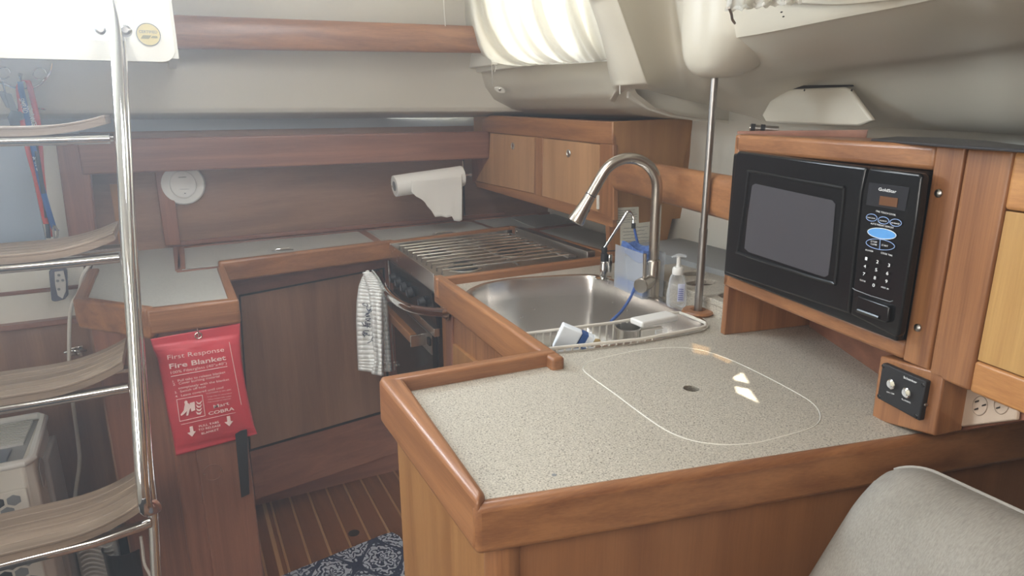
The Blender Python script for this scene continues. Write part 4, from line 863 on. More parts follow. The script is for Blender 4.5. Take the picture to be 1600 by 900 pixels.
slab('top_panel', 0.0, 0.489, 1.330, 1.350, 0.11, TD['Y'], mc, -0.03)
slab('bottom_panel', 0.0, 0.489, 1.046, 1.056, 0.30, TD['Y'], mc, -0.03)
slab('back_filler', 0.0, 0.489, 1.056, 1.33, 0.02, CAVITY, mc, -0.28)
slab('end_panel', -0.004, 0.014, 1.045, 1.335, 0.36, VN['Z'], mc, -0.02)
slab('inner_side', 0.44, 0.46, 1.056, 1.33, 0.30, VN['Z'], mc, -0.03)
slab('cabinet_foot', -0.001, 0.014, CT, 1.046, 0.30, TK['Z'], mc, -0.004, 0.002)
obj('under_back', B().prism([V((1.20, 0.93, CT)), V((1.03, 0.575, CT)), V((1.05, 0.565, CT)), V((1.22, 0.92, CT))], (0, 0, 0.106)), TD['Y'], mc)
obj('back_rise', B().prism([px(1152, 205, 1.03), px(1356, 203, 1.12), px(1352, 222, 1.12), px(1152, 209, 1.03)], (0.015, 0.01, 0)), TD['Y'], mc)
for p in ((1467, 302), (1434.5, 512)):
    obj('screw', B().lathe(MP(*p, 0.0), [(0.006, 0), (0.0055, 0.002), (0.003, 0.004), (0, 0.0045)], NB, 16), STEELD, mc)
# next cabinet toward the bow
nc = thing('forward_cabinet', mp(0.7, 1.05), 'teak cabinet at the right edge with a paler recessed door', 'cabinet')
slab('left_stile', 0.4915, 0.552, 1.040, 1.350, 0.05, TK['Z'], nc, 0.0, 0.004, 4)
slab('top_rail', 0.552, 1.10, 1.280, 1.350, 0.05, wood('golden_teak_Y', (0.62, 0.31, 0.11), (0.42, 0.18, 0.06), 'Y'), nc, 0.0, 0.005, 4)
slab('bottom_rail', 0.552, 1.10, 1.040, 1.083, 0.05, wood('golden_teak2_Y', (0.62, 0.31, 0.11), (0.42, 0.18, 0.06), 'Y'), nc, 0.0, 0.004)
slab('door', 0.554, 1.08, 1.0845, 1.2785, 0.016, VG, nc, -0.002, 0.001)
slab('door_gap', 0.552, 1.10, 1.082, 1.281, 0.004, CAVITY, nc, -0.018)
slab('carcass', 0.4915, 1.10, 1.05, 1.342, 0.10, TD['Y'], nc, -0.05)
tag(obj('dark_mat', B().prism([pz(x_, y_, 1.351) for x_, y_ in ((1360, 221), (1400, 217), (1470, 219), (1540, 224), (1600, 232), (1640, 240), (1600, 239), (1540, 235), (1480, 231), (1420, 226))], (0, 0, 0.004)), mat('black_rubber', (0.05, 0.05, 0.055), 0.45), bev=0.003), 'thin dark flat mat lying on top of the teak cabinets by the hull', 'mat')
fl_ = thing('chrome_flashlight', pz(1190, 200, 1.36), 'small black and chrome cylinder light lying on the microwave cabinet', 'flashlight')
g0, g1 = py(1172, 200, 1.06), py(1216, 203, 1.02)
obj('tube', B().tube([g0, g0.lerp(g1, 0.5), g1], 0.0075, 16), STEELD, fl_)
for t in (0.1, 0.45): obj('cap', B().tube([g0.lerp(g1, t - .08), g0.lerp(g1, t + .08)], 0.0092, 16), BLACKM, fl_)
obj('lens', B().tube([g0.lerp(g1, -.02), g0.lerp(g1, .01)], 0.0082, 16), CHROME, fl_)

# microwave
mwv = thing('microwave_oven', mp(0.24, 1.075), 'black countertop microwave built into the teak cabinet', 'microwave')
OF = 0.026
obj('housing', B().ob(mp(0.019, 1.0735, OF - 0.012), UD * 0.426, -NB * 0.26, (0, 0, 0.2435)), BLACK, mwv, bev=0.004)
def mpl(pts, off, th): return B().prism([MP(p[0], p[1], off) for p in pts], -NB * th)
dr_ = obj('door', mpl([(1149, 240), (1154, 236), (1354, 261.5), (1346, 300), (1326, 491), (1134, 427), (1131, 421)], OF, 0.014), BLACK, mwv, bev=0.004, seg=3)
obj('door_bezel', B().tube([MP(x_, y_, OF) for x_, y_ in smooth_loop([V((a, c)) for a, c in ((1176, 268), (1240, 280), (1312, 293), (1319, 300), (1312, 370), (1306, 436), (1298, 441), (1230, 420), (1158, 396), (1154, 388), (1164, 320), (1170, 274))], 5)], 0.0035, 8, closed=True), BLACK, dr_)
obj('window', mpl([(1175, 290), (1180, 287), (1300, 313), (1305, 319), (1300, 380), (1294, 430), (1288, 433), (1170, 394), (1163, 388), (1168, 340)], OF + 0.0012, 0.002), DARKG, dr_)
cpn = obj('control_panel', mpl([(1357, 262), (1362, 262), (1436, 271), (1441, 276), (1432, 345), (1404, 524), (1398, 527), (1328, 492), (1347, 300)], OF + 0.001, 0.014), BLACK, mwv, bev=0.004, seg=3)
obj('display_bezel', mpl([(1358, 285), (1421, 293), (1414, 330), (1353, 320)], OF + 0.0018, 0.001), mat('display_plate', (0.03, 0.03, 0.035), 0.2), cpn)
obj('display', mpl([(1375, 306), (1403, 310), (1401, 324), (1373, 320)], OF + 0.0026, 0.001), AMBER, cpn)
def ell(cx, cy, rx, ry, tilt, n=28):
    t = math.radians(tilt); return [(cx + rx * math.cos(a) * math.cos(t) - ry * math.sin(a) * math.sin(t), cy + rx * math.cos(a) * math.sin(t) + ry * math.sin(a) * math.cos(t)) for a in [2 * math.pi * i / n for i in range(n)]]
def oval(cx, cy, rx, ry, tilt=8, fill=None, m=BLUEL, nm='oval_button'):
    o = None
    if fill: o = obj(nm, mpl(ell(cx, cy, rx, ry, tilt), OF + 0.0030, 0.001), fill, cpn)
    q_ = obj(nm if not o else 'button_outline', B().tube([MP(x_, y_, OF + 0.003) for x_, y_ in ell(cx, cy, rx, ry, tilt)], 0.00055, 5, closed=True), m, cpn)
oval(1362, 340, 8.5, 5.5); oval(1380.5, 344.5, 8.5, 5.5); oval(1399.5, 348, 9, 5.5)
oval(1378, 365, 22.5, 8, 9, BLUEB, PRINT); oval(1375.5, 382, 22.5, 8, 9)
obj('button_divider', B().tube([MP(1375.5, 374, OF + .003), MP(1374.2, 390, OF + .003)], 0.0006, 5), BLUEL, cpn)
def mt(s_, x0, y0, x1, y1, h, bold=0.4): return (s_, MP(x0, y0, OF + 0.0032), MP(x1, y1, OF + 0.0032), h, NB, bold)
tl = [mt('GoldStar', 1373, 297.5, 1401, 302, 0.0042, 1.5), mt('ONE TOUCH COOK', 1369, 331, 1400, 337.5, 0.0025), mt('AUTO WEIGHT DEFROST', 1361, 350, 1397, 357.5, 0.0025),
      mt('POPCORN', 1355.5, 340.5, 1368, 342.5, 0.0019), mt('POTATO', 1375, 345.5, 1386, 347, 0.0019), mt('BEVERAGE', 1393, 349, 1406, 351, 0.0019),
      mt('STOP', 1361, 378, 1371, 380, 0.0024), mt('CLEAR', 1361, 382, 1371, 384, 0.0024), mt('START', 1378, 384, 1388, 386, 0.0026), mt('POWER', 1353, 391.5, 1365, 394, 0.0023), mt('COOK TIME', 1377, 396, 1395, 401, 0.0025),
      mt('CLOCK', 1344, 438, 1353, 441, 0.0023), mt('ADD 30', 1377, 449, 1389, 453, 0.0023)]
for i, (cx, cy) in enumerate([(1353.5, 406), (1371, 411), (1389, 416.5), (1351.5, 418), (1369, 423.5), (1386.5, 429), (1350, 430), (1367, 436), (1385, 441.5)]): tl.append(mt(str(i + 1), cx - 1.5, cy, cx + 2.0, cy + 1, 0.0048, 1.5))
tl.append(mt('0', 1363.5, 447.5, 1367.2, 448.5, 0.0048, 1.5))
text(tl, PRINT, cpn)
obj('panel_outline', B().tube([MP(x_, y_, OF + .002) for x_, y_ in ((1332, 450), (1336, 453), (1360, 462), (1391, 471.5), (1395, 470))], 0.0007, 5), GREY, cpn)
hb_ = obj('door_button', mpl([(1338, 463), (1341, 462), (1387, 478), (1389, 482), (1387, 502), (1383, 505), (1336, 488), (1334, 484)], OF + 0.008, 0.010), BLACK, cpn, bev=0.003, seg=3)
obj('button_ridge', B().tube([MP(1341, 484, OF + .008), MP(1374, 496, OF + .008)], 0.003, 8), BLACK, hb_)

# switch panel on its teak block and wall outlet
SBk = thing('switch_block', MP(1415, 600), 'teak block below the cabinet carrying the black switch panel', 'block')
obj('block', B().prism([MP(1375, 556, 0.0), MP(1475, 585, 0.0), MP(1461, 682, 0.0), MP(1361, 655, 0.0)], -NB * 0.05), TK['Z'], SBk, bev=0.003)
spn = thing('push_button_unit', MP(1410, 615, .006), 'small black panel with two round silver push buttons under the microwave', 'switch panel')
obj('plate', B().prism([MP(1378.5, 567, .010), MP(1447, 596, .010), MP(1436, 658, .010), MP(1370, 622, .010)], -NB * 0.010), BLACKM, spn, bev=0.002)
for (x_, y_) in ((1394, 600), (1418, 613.5)):
    k = obj('push_button', B().lathe(MP(x_, y_, .010), [(0.0075, 0), (0.0075, 0.003), (0.006, 0.0042), (0.0045, 0.0042), (0.0042, 0.006), (0, 0.006)], NB, 26), CHROME, spn)
    obj('button_cap', B().lathe(MP(x_, y_, .0163), [(0.0038, 0), (0.003, 0.0006), (0, .0008)], NB, 20), mat('cream_button', (0.7, 0.65, 0.5), .4), k)
for p in ((1380, 572), (1442, 602), (1373, 619), (1431, 650)): obj('screw', B().lathe(MP(*p, .0102), [(0.003, 0), (0.002, .0008), (0, .0005)], NB, 12), BLACK, spn)
text([('Schenker', MP(1412, 590.5, .0108), MP(1433, 599.5, .0108), 0.0034, NB, 1.5)], PRINT, spn)
text([('ON / OFF', MP(1386, 613, .0108), MP(1398, 617, .0108), 0.0021, NB, .3)], PRINT, spn)
text([('FLUSHING', MP(1409.5, 624.5, .0108), MP(1423, 630.5, .0108), 0.0024, NB, .3)], PRINT, spn)
obj('side_knob', B().lathe(MP(1447, 632, .002), [(0.003, 0), (0.002, .004), (0, .005)], NB, 12), STEELD, spn)
OP = Plane((0.955, 0.47), 78)
Ocl = [px(1499, 600, 0.96), px(1489, 668, 0.96), px(1586, 655, 1.02), px(1590, 600, 1.02)]
WO = Plane((0.97, 0.50), 35)
wo = thing('wall_outlet', WO(1540, 640), 'beige duplex wall outlet plate under the right cabinet', 'outlet')
obj('plate', B().prism([WO(1500, 600), WO(1489, 668), WO(1586, 656), WO(1592, 600)], WO.n * -0.006), mat('beige_plastic', (0.60, 0.47, 0.36), 0.4), wo, bev=0.002)
for cx, cy in ((1531, 634), (1565, 632)):
    k = obj('socket', B().tube([WO(x_, y_, .0005) for x_, y_ in ell(cx, cy, 11.5, 15, 10)], 0.0006, 6, closed=True), mat('socket_edge', (0.36, 0.27, 0.2), .5), wo)
    for dx, dy in ((-5, -8), (-6, 4), (6, -2)): obj('slot', B().prism([WO(cx + dx - 3, cy + dy + 1, .0008), WO(cx + dx + 3, cy + dy - 1, .0008), WO(cx + dx + 3, cy + dy + 1.5, .0008), WO(cx + dx - 3, cy + dy + 3, .0008)], WO.n * -.0004), CAVITY, k)
obj('back_board', B().prism([WO(1455, 560, -.007), WO(1455, 680, -.007), WO(1700, 640, -.007), WO(1700, 560, -.007)], WO.n * -0.01), TD['Z'], wo)

# ---------------------------------------------------------------- stove
sv = thing('gimballed_stove', (0.87, 1.95, 0.55), 'stainless gimballed galley stove with black control panel and oven', 'stove')
zt = 0.955
S0, S1, S2, S3 = V((0.630, 2.165, 0)), V((0.612, 1.690, 0)), V((1.135, 1.700, 0)), V((1.125, 2.215, 0))   # front-aft, front-fwd, back-fwd, back-aft
obj('body', B().prism([S0 + V((.012, -.01, .50)), S1 + V((.012, .01, .50)), S2 + V((-.02, .01, .50)), S3 + V((-.02, -.01, .50))], (0, 0, 0.43)), STEELD, sv)
def lipw(name, p, q_, wd, z0, z1, m=STEEL): return seg(name, (p.x, p.y), (q_.x, q_.y), wd, z0, z1, m, sv, 0.0015)
obj('top_pan', B().prism([S0 + V((.004, -.004, .925)), S1 + V((.004, .004, .925)), S2 + V((-.01, .004, .925)), S3 + V((-.01, -.004, .925))], (0, 0, 0.008)), mat('stove_pan', (0.50, 0.44, 0.36), 0.3, 1.0), sv)
lipw('front_lip', S0, S1, 0.004, 0.905, 0.960)
lipw('aft_lip', S3, S0, 0.003, 0.905, 0.962)
lipw('fwd_lip', S1, S2, 0.003, 0.905, 0.950)
obj('back_guard', B().ob(V((1.118, 1.685, 0.93)), V((0.003, 0.50, 0)), (0.030, 0, 0), (0, 0, 0.045)), STEELD, sv, bev=0.002)
obj('guard_pivot', B().lathe(V((1.116, 2.16, 0.962)), [(0.006, 0), (0.005, 0.003), (0, .004)], (-1, 0, 0), 14), STEEL, sv)
# burners
for i, (bx_, by_) in enumerate(((0.76, 2.05), (0.76, 1.83), (0.98, 1.95))):
    bn = obj('burner', B().lathe((bx_, by_, 0.932), [(0.048, 0), (0.045, 0.005), (0.030, 0.007), (0.030, 0.014), (0.024, 0.016), (0, 0.016)], seg=28), IRON, sv)
    obj('burner_ring', B().lathe((bx_, by_, 0.9335), [(0.06, 0), (0.058, 0.002), (0.049, 0.001)], seg=28), STEEL, bn)
# grate: bars run athwartships, comb at the outboard side
gz = 0.957
for i in range(10):
    t = (i + 0.5) / 10
    a = V((0.655, 2.15 - t * 0.44, gz)); c = V((1.085, 2.185 - t * 0.465, gz))
    obj('grate_bar', B().tube([a - V((0, 0, .012)), a, c, c - V((0, 0, .012))], 0.0034, 8), STEEL, sv)
for i in range(11):
    t = i / 10; obj('comb_plate', B().box((1.068, 2.176 - t * 0.455, gz - .006), (1.10, 2.188 - t * 0.455, gz - .001)), STEELD, sv)
obj('grate_rail', B().tube([V((1.07, 2.18, gz - .003)), V((1.07, 1.715, gz - .003))], 0.003, 8), STEELD, sv)
obj('grate_rail', B().tube([V((0.90, 2.17, gz - .004)), V((0.89, 1.71, gz - .004))], 0.003, 8), STEELD, sv)
obj('grate_rail', B().tube([V((1.10, 2.18, gz - .003)), V((1.10, 1.715, gz - .003))], 0.003, 8), STEELD, sv)
# latch loop on the aft lip
lt = obj('pan_clamp', B().tube([py(730, 377, 2.17), py(733, 373, 2.17), py(739, 374, 2.165), py(750, 383, 2.15)], 0.003, 8), CHROME, sv)
obj('clamp_plate', B().ob(py(716, 383, 2.172), (0.05, 0, 0), (0, 0.003, 0), (0, 0, 0.02)), STEELD, sv, bev=.001)
# front face: control panel, oven door, wooden handle
OFc = Plane((0.630, 2.165), 2.2)
def sp_(pts, off, th, name, m, parent=sv, bev=0.0015): return obj(name, B().prism([OFc(p[0], p[1], off) for p in pts], OFc.n * -th), m, parent, bev=bev)
fz0, fz1 = S0 - V((0.006, 0, 0)), S1 - V((0.006, 0, 0)); uf = fz1 - fz0
def fr(t, z, off=0.0): return fz0 + uf * t + V((-off, 0, z))
obj('control_panel', B().hull2([fr(.0, .905), fr(1, .905), fr(1, .80, -.012), fr(0, .80, -.012)], [fr(.0, .905, -.02), fr(1, .905, -.02), fr(1, .80, -.03), fr(0, .80, -.03)]), BLACK, sv)
for i, t in enumerate((0.12, 0.26, 0.40, 0.54, 0.80)):
    k = obj('knob', B().lathe(fr(t, 0.855, -.004), [(0.017, 0), (0.016, 0.012), (0.014, 0.016), (0, 0.017)], (-1, 0, -.1), 22), BLACKM, sv)
    obj('pointer', B().ob(fr(t, 0.845, .0125), (-.002, 0, 0), (0, .0012, 0), (0, 0, .018)), GREY, k)
for t in (0.07, 0.22, 0.36, 0.50, 0.66, 0.74, 0.92): obj('panel_mark', B().lathe(fr(t, 0.878, -.008), [(0.003, 0), (0, .001)], (-1, 0, -.1), 8), PRINT, sv)
obj('face_trim', B().hull2([fr(0, .80, -.002), fr(1, .80, -.002), fr(1, .775, -.002), fr(0, .775, -.002)], [fr(0, .80, -.02), fr(1, .80, -.02), fr(1, .775, -.02), fr(0, .775, -.02)]), STEEL, sv, bev=.001)
od = obj('oven_door', B().hull2([fr(.06, .772), fr(.96, .772), fr(.96, .50), fr(.06, .50)], [fr(.06, .772, -.018), fr(.96, .772, -.018), fr(.96, .50, -.018), fr(.06, .50, -.018)]), OVEN, sv, bev=.002)
obj('door_band', B().hull2([fr(.06, .775, .002), fr(.96, .775, .002), fr(.96, .715, .002), fr(.06, .715, .002)], [fr(.06, .775, -.002), fr(.96, .775, -.002), fr(.96, .715, -.002), fr(.06, .715, -.002)]), STEELD, od, bev=.001)
obj('wooden_handle', B().ob(fr(.02, .735, .045), uf * 0.80, (0.022, 0, 0), (0, 0, 0.028)), TK['Y'], od, bev=0.003)
for t in (.04, .83): obj('handle_bracket', B().ob(fr(t, .728, .047), uf * 0.014, (0.045, 0, 0), (0, 0, 0.036)), STEEL, od, bev=.001)
obj('side_bead', B().tube([fr(0.0, .905, .001), fr(0.0, .5, .001)], 0.0022, 6), STEEL, sv)
obj('catch', B().ob(fr(.92, .745, .002), uf * 0.05, (-.008, 0, 0), (0, 0, .022)), BLACKM, sv, bev=.002)
for t in (0.03, 0.09): obj('hinge_pin', B().lathe(fr(t, 0.535, .002), [(0.006, 0), (0.005, 0.006), (0, .007)], (-1, 0, 0), 12), CHROME, sv)

# guard bar and towel
gb = thing('guard_bar', (0.55, 1.9, 0.87), 'bowed polished chrome guard bar across the front of the stove', 'bar')
G = [px(589, 424, .632), px(592, 432, .60), px(598, 446, .575), px(610, 462, .555), px(625, 474, .548), px(642, 481.5, .552), px(665, 486, .57), px(697, 488.5, .595)]
obj('bar', B().tube(smooth_loop(G, 6, False), 0.0125, 20), CHROME, gb)
obj('mount', B().lathe(px(588, 425, .640), [(0.026, 0), (0.026, 0.004), (0.018, 0.012), (0.013, 0.02)], (-1, -.3, 0), 28), CHROME, gb)
obj('mount', B().lathe(px(700, 487, .615), [(0.026, 0), (0.026, 0.004), (0.018, 0.010), (0.013, 0.018)], (-1, .3, 0), 28), CHROME, gb)
dt = thing('dish_towel', py(585, 580, 1.98), 'white ribbed dish towel with dark embroidery draped over the chrome guard bar', 'towel')
lftp = [(572, 424), (566, 434), (561, 447), (558, 470), (557, 500), (558, 530), (559, 560), (560, 578)]
rgtp = [(581, 422), (591, 434), (600, 450), (604, 472), (606, 500), (608, 530), (610, 560), (612, 580)]
midp = [(576, 423), (580, 434), (585, 450), (588, 472), (590, 500), (592, 530), (595, 560), (596, 583)]
def lrp(Lp, v): i = v * (len(Lp) - 1); k = min(int(i), len(Lp) - 2); t = i - k; return (Lp[k][0] * (1 - t) + Lp[k + 1][0] * t, Lp[k][1] * (1 - t) + Lp[k + 1][1] * t)
def twf(L0, L1, Y0, amp, drop=0.0):
    def f(u, v):
        a, c = lrp(L0, v), lrp(L1, v); x_ = a[0] + (c[0] - a[0]) * u; y_ = a[1] + (c[1] - a[1]) * u + drop * v * u
        rib = abs(math.sin(v * 29 * math.pi)) * 0.0045
        return py(x_, y_, Y0 - rib - amp * math.sin(u * math.pi) - 0.010 * math.sin(u * 9.5) * (0.3 + 0.7 * v))
    return f
obj('front_fold', B().grid(twf(lftp, midp, 1.98, 0.022), 14, 290), RIBW, dt, solid=0.004, smooth=80)
m2 = [(x_ - 7, y_ + 4) for x_, y_ in midp]; r2_ = [(598 if i > 2 else p[0], p[1] + 5) for i, p in enumerate(rgtp)]
obj('middle_fold', B().grid(twf([(p[0] - 9, p[1] + 3) for p in midp[:-1]] + [(581, 584)], [(min(p[0], 596 + i * .4), p[1] + 4) for i, p in enumerate(rgtp)], 1.955, 0.012, 3), 10, 290), RIBW, dt, solid=0.004, smooth=80)
obj('back_fold', B().grid(twf([(588, 430), (592, 440), (594, 452), (596, 472), (598, 500), (599, 530), (600, 560), (600, 580)], rgtp, 2.02, 0.018), 8, 290), RIBW, dt, solid=0.005, smooth=80)
rnd = random.Random(4); b = B()
for k in range(16):
    cx = 572 + rnd.uniform(-5, 10) + (k % 4) * 1.5; cy = 478 + k * 3.6 + rnd.uniform(-2, 2)
    b.tube(smooth_loop([py(cx + rnd.uniform(-5, 5), cy + rnd.uniform(-4, 4), 1.945) for _ in range(4)], 4, False), 0.0011, 5)
obj('embroidery', b, NAVY, dt)

# ---------------------------------------------------------------- fire blanket on the pedestal
FB = Plane((0.0, 1.735), 90)
fbk = thing('fire_blanket_bag', FB(320, 690), 'red vinyl fire blanket pouch hanging on the pedestal front', 'fire blanket')
lf = [(235, 530), (240, 547), (246, 560), (254, 600), (263, 650), (270, 680), (275, 712)]
rg = [(375, 505), (375, 535), (377, 560), (383, 600), (391, 640), (397, 665), (402, 678)]
def fbf(u, v):
    a, c = lrp(lf, v), lrp(rg, v); x_ = a[0] + (c[0] - a[0]) * u; y_ = a[1] + (c[1] - a[1]) * u
    pil = 0.020 * (math.sin(math.pi * min(1, max(0, (v - 0.10) / 0.85))) ** 0.5 if 0.10 < v < 0.95 else 0) * (math.sin(math.pi * u) ** 0.45 if 0 < u < 1 else 0)
    wr = 0.0015 * math.sin(u * 14 + v * 5) * (1 if v < 0.2 or v > 0.88 else 0.2)
    return FB(x_, y_, 0.002 + pil + wr)
bag = obj('pouch', B().grid(fbf, 48, 60), RED, fbk, solid=0.0015, smooth=70)
hk = FB(310, 524, 0.004)
obj('grommet', B().tube([hk + V((0.0075 * math.cos(a), -.001, 0.0075 * math.sin(a))) for a in [i * math.pi / 10 for i in range(20)]], 0.0018, 8, closed=True), STEEL, fbk)
obj('grommet_hole', B().lathe(hk + V((0, 0.0005, 0)), [(0.0068, 0), (0, 0.0006)], (0, -1, 0), 20), CAVITY, fbk)
tag(obj('hook_pin', B().tube([FB(308, 511, 0.0), FB(308, 512, 0.008), FB(310, 520, 0.010), FB(311, 526, 0.006)], 0.0016, 8), CHROME), 'small bright metal hook holding the red pouch', 'hook')
FO = 0.0245
def bag_pt(x_, y_):
    # nearest point on the pouch front for a picture position: march on the pillow
    off = 0.02
    for _ in range(4):
        # estimate v,u from picture position
        v = 0.5
        for __ in range(25):
            a, c = lrp(lf, v), lrp(rg, v); u = min(1, max(0, (x_ - a[0]) / (c[0] - a[0]))); yy = a[1] + (c[1] - a[1]) * u; v = min(1, max(0, v + (y_ - yy) / 185))
    p = fbf(u, v); return p + V((0, -0.0022, 0))
def ft_(s_, x0, y0, x1, y1, h, bold=0.0):
    p, q_ = bag_pt(x0, y0), bag_pt(x1, y1); m_ = bag_pt((x0 + x1) / 2, (y0 + y1) / 2 ); yy = min(p.y, q_.y, m_.y) - 0.0008; p.y = q_.y = yy; return (s_, p, q_, h, (0, -1, 0), bold)
tl = [ft_('First Response', 262, 560.5, 350, 547.5, 0.0115, 0.0), ft_('Fire Blanket', 265, 574.5, 353, 560.5, 0.0125, 2.2), ft_('100% Fiberglass (40"x40")', 267, 582.5, 354, 567.5, 0.0068, 0),
      ft_('1.  Pull tabs to release blanket', 270, 596, 352, 581.5, 0.0062, .6), ft_('2.  Cover burning material', 270.5, 600.5, 343, 588, 0.0060, .6), ft_('     completely with the blanket', 279, 606.5, 358, 592.5, 0.0060, .6), ft_('3.  Switch off heat', 273, 613, 322, 604.5, 0.0060, .6), ft_('4.  Leave covered until cool', 274, 619, 349, 605.5, 0.0060, .6),
      ft_('CUSTOMER IS ON 100%', 322, 615.5, 361, 608, 0.0035), ft_('- Large easy to use product', 322, 620.5, 362, 613, 0.0032), ft_('- When folded fully visible', 323, 625, 361, 618, 0.0032), ft_('- Fast emergency response', 323, 629, 360, 622, 0.0032),
      ft_('Mart', 334, 637.5, 358, 631, 0.0095, 1.2), ft_('COBRA', 326, 648, 366, 639, 0.0085, 2.4), ft_('PULL TABS', 311, 667, 342, 660, 0.0058, 1.2), ft_('TO RELEASE', 310, 672.5, 345, 665, 0.0058, 1.2), ft_('BLANKET', 315, 678, 342, 671.5, 0.0058, 1.2)]
text(tl[:3], PINKP, fbk, lift=0.0); text(tl[3:8], PINKP, fbk, lift=0.0); text(tl[8:12], PINKP, fbk, lift=0.0); text(tl[12:14], PINKP, fbk, lift=0.0); text(tl[14:], PINKP, fbk, lift=0.0)
def fpoly(pts, b): 
    P = [bag_pt(*p) for p in pts]; yy = min(p.y for p in P) - 0.0006
    b.prism([V((p.x, yy, p.z)) for p in P], (0, 0.0004, 0))
def fline(p0, p1, b, r=0.0006): b.tube([bag_pt(*p0), bag_pt((p0[0] * .75 + p1[0] * .25), (p0[1] * .75 + p1[1] * .25)), bag_pt((p0[0] + p1[0]) / 2, (p0[1] + p1[1]) / 2), bag_pt((p0[0] * .25 + p1[0] * .75), (p0[1] * .25 + p1[1] * .75)), bag_pt(*p1)], r, 5)
b = B()
fline((267, 588), (355, 572), b, .0009); fline((283, 663), (368, 644), b); fline((358, 534), (377, 632), b, .0007)
for p0, p1 in (((276, 624), (316, 617)), ((316, 617), (320.5, 649)), ((320.5, 649), (281, 658)), ((281, 658), (276, 624))): fline(p0, p1, b, .0008)
for cx, cy in ((299, 674), (357, 658)):
    fpoly([(cx - 3, cy - 8), (cx + 2, cy - 9), (cx + 3.5, cy - 1), (cx + 7, cy - 1.5), (cx + 1, cy + 6.5), (cx - 6.5, cy + 1), (cx - 2, cy)], b)
fpoly([(289, 630), (294, 629), (299, 634), (296, 640), (294, 648), (291, 648), (292, 641), (287, 646), (283, 648), (282, 646), (287, 640), (288, 634)], b)
fpoly(ell(290.5, 628, 2.6, 2.8, 0, 12), b)
fpoly([(296, 629), (304, 627), (305, 640), (299, 642)], b)
for k in range(4): fpoly([(306, 626 + k * 5.5), (311, 629 + k * 5.2), (316, 625 + k * 5.5), (313, 631 + k * 5.3), (308, 630.5 + k * 5.4)], b)
obj('printed_marks', b, PINKP, fbk, smooth=0)
tag(obj('black_strap', B().prism([FB(367, 674, .010), FB(386, 671, .010), FB(390, 772, .004), FB(377, 778, .004)], (0, 0.003, 0)), BLACKM, bev=.001), 'black webbing pull strap hanging below the red pouch', 'strap')

# ---------------------------------------------------------------- companionway ladder
ld_ = thing('companionway_ladder', (-0.38, 1.3, 0), 'steep stainless companionway ladder with four curved weathered teak treads', 'ladder')
def lY(z): return 1.457 + (z - 0.515) * 0.42
rail_pts = [(172, -40, 2.0), (175, 0, 1.93), (181, 60, 1.85), (186, 150, 1.76), (191, 225, 1.70), (199, 380, 1.60), (207, 500, 1.54), (214, 620, 1.47), (222, 740, 1.40), (226, 785, 1.385)]
P_ = [py(*p) for p in rail_pts]
e1 = py(231, 797, 1.40); e2 = py(240, 793, 1.44)
obj('handrail', B().tube(smooth_loop(P_ + [e1, e2], 5, False), 0.0130, 20), CHROME, ld_)
st_pts = [(186, 0, 2.02), (190, 60, 1.95), (197, 200, 1.82), (208, 400, 1.70), (219, 560, 1.60), (231, 720, 1.52), (239, 800, 1.49), (244, 900, 1.44), (252, 1010, 1.39)]
S_ = [py(*p) for p in st_pts]; S_.append(V((S_[-1].x + .002, S_[-1].y - 0.03, 0.0)))
obj('stringer', B().tube(smooth_loop(S_, 5, False), 0.0105, 18), CHROME, ld_)
obj('stringer', B().tube([p - V((0.50, 0, 0)) for p in S_], 0.0105, 14), CHROME, ld_)
obj('handrail', B().tube([p - V((0.50, 0, 0)) for p in P_ + [e1, e2]], 0.0130, 14), CHROME, ld_)
obj('end_cap', B().lathe(e2, [(0.0145, -.004), (0.0145, 0.008), (0, 0.01)], (0.5, 0.4, 0), 18), TD['Y'], ld_)
treads = [(0, 880, 235, 828, 1.457, 0.562, 213, 747), (0, 638, 201, 607, 1.595, 0.0, 195, 545), (0, 420, 187, 403, 1.71, 0.0, 183, 350), (0, 219, 172, 219, 1.80, 0.0, 172, 190)]
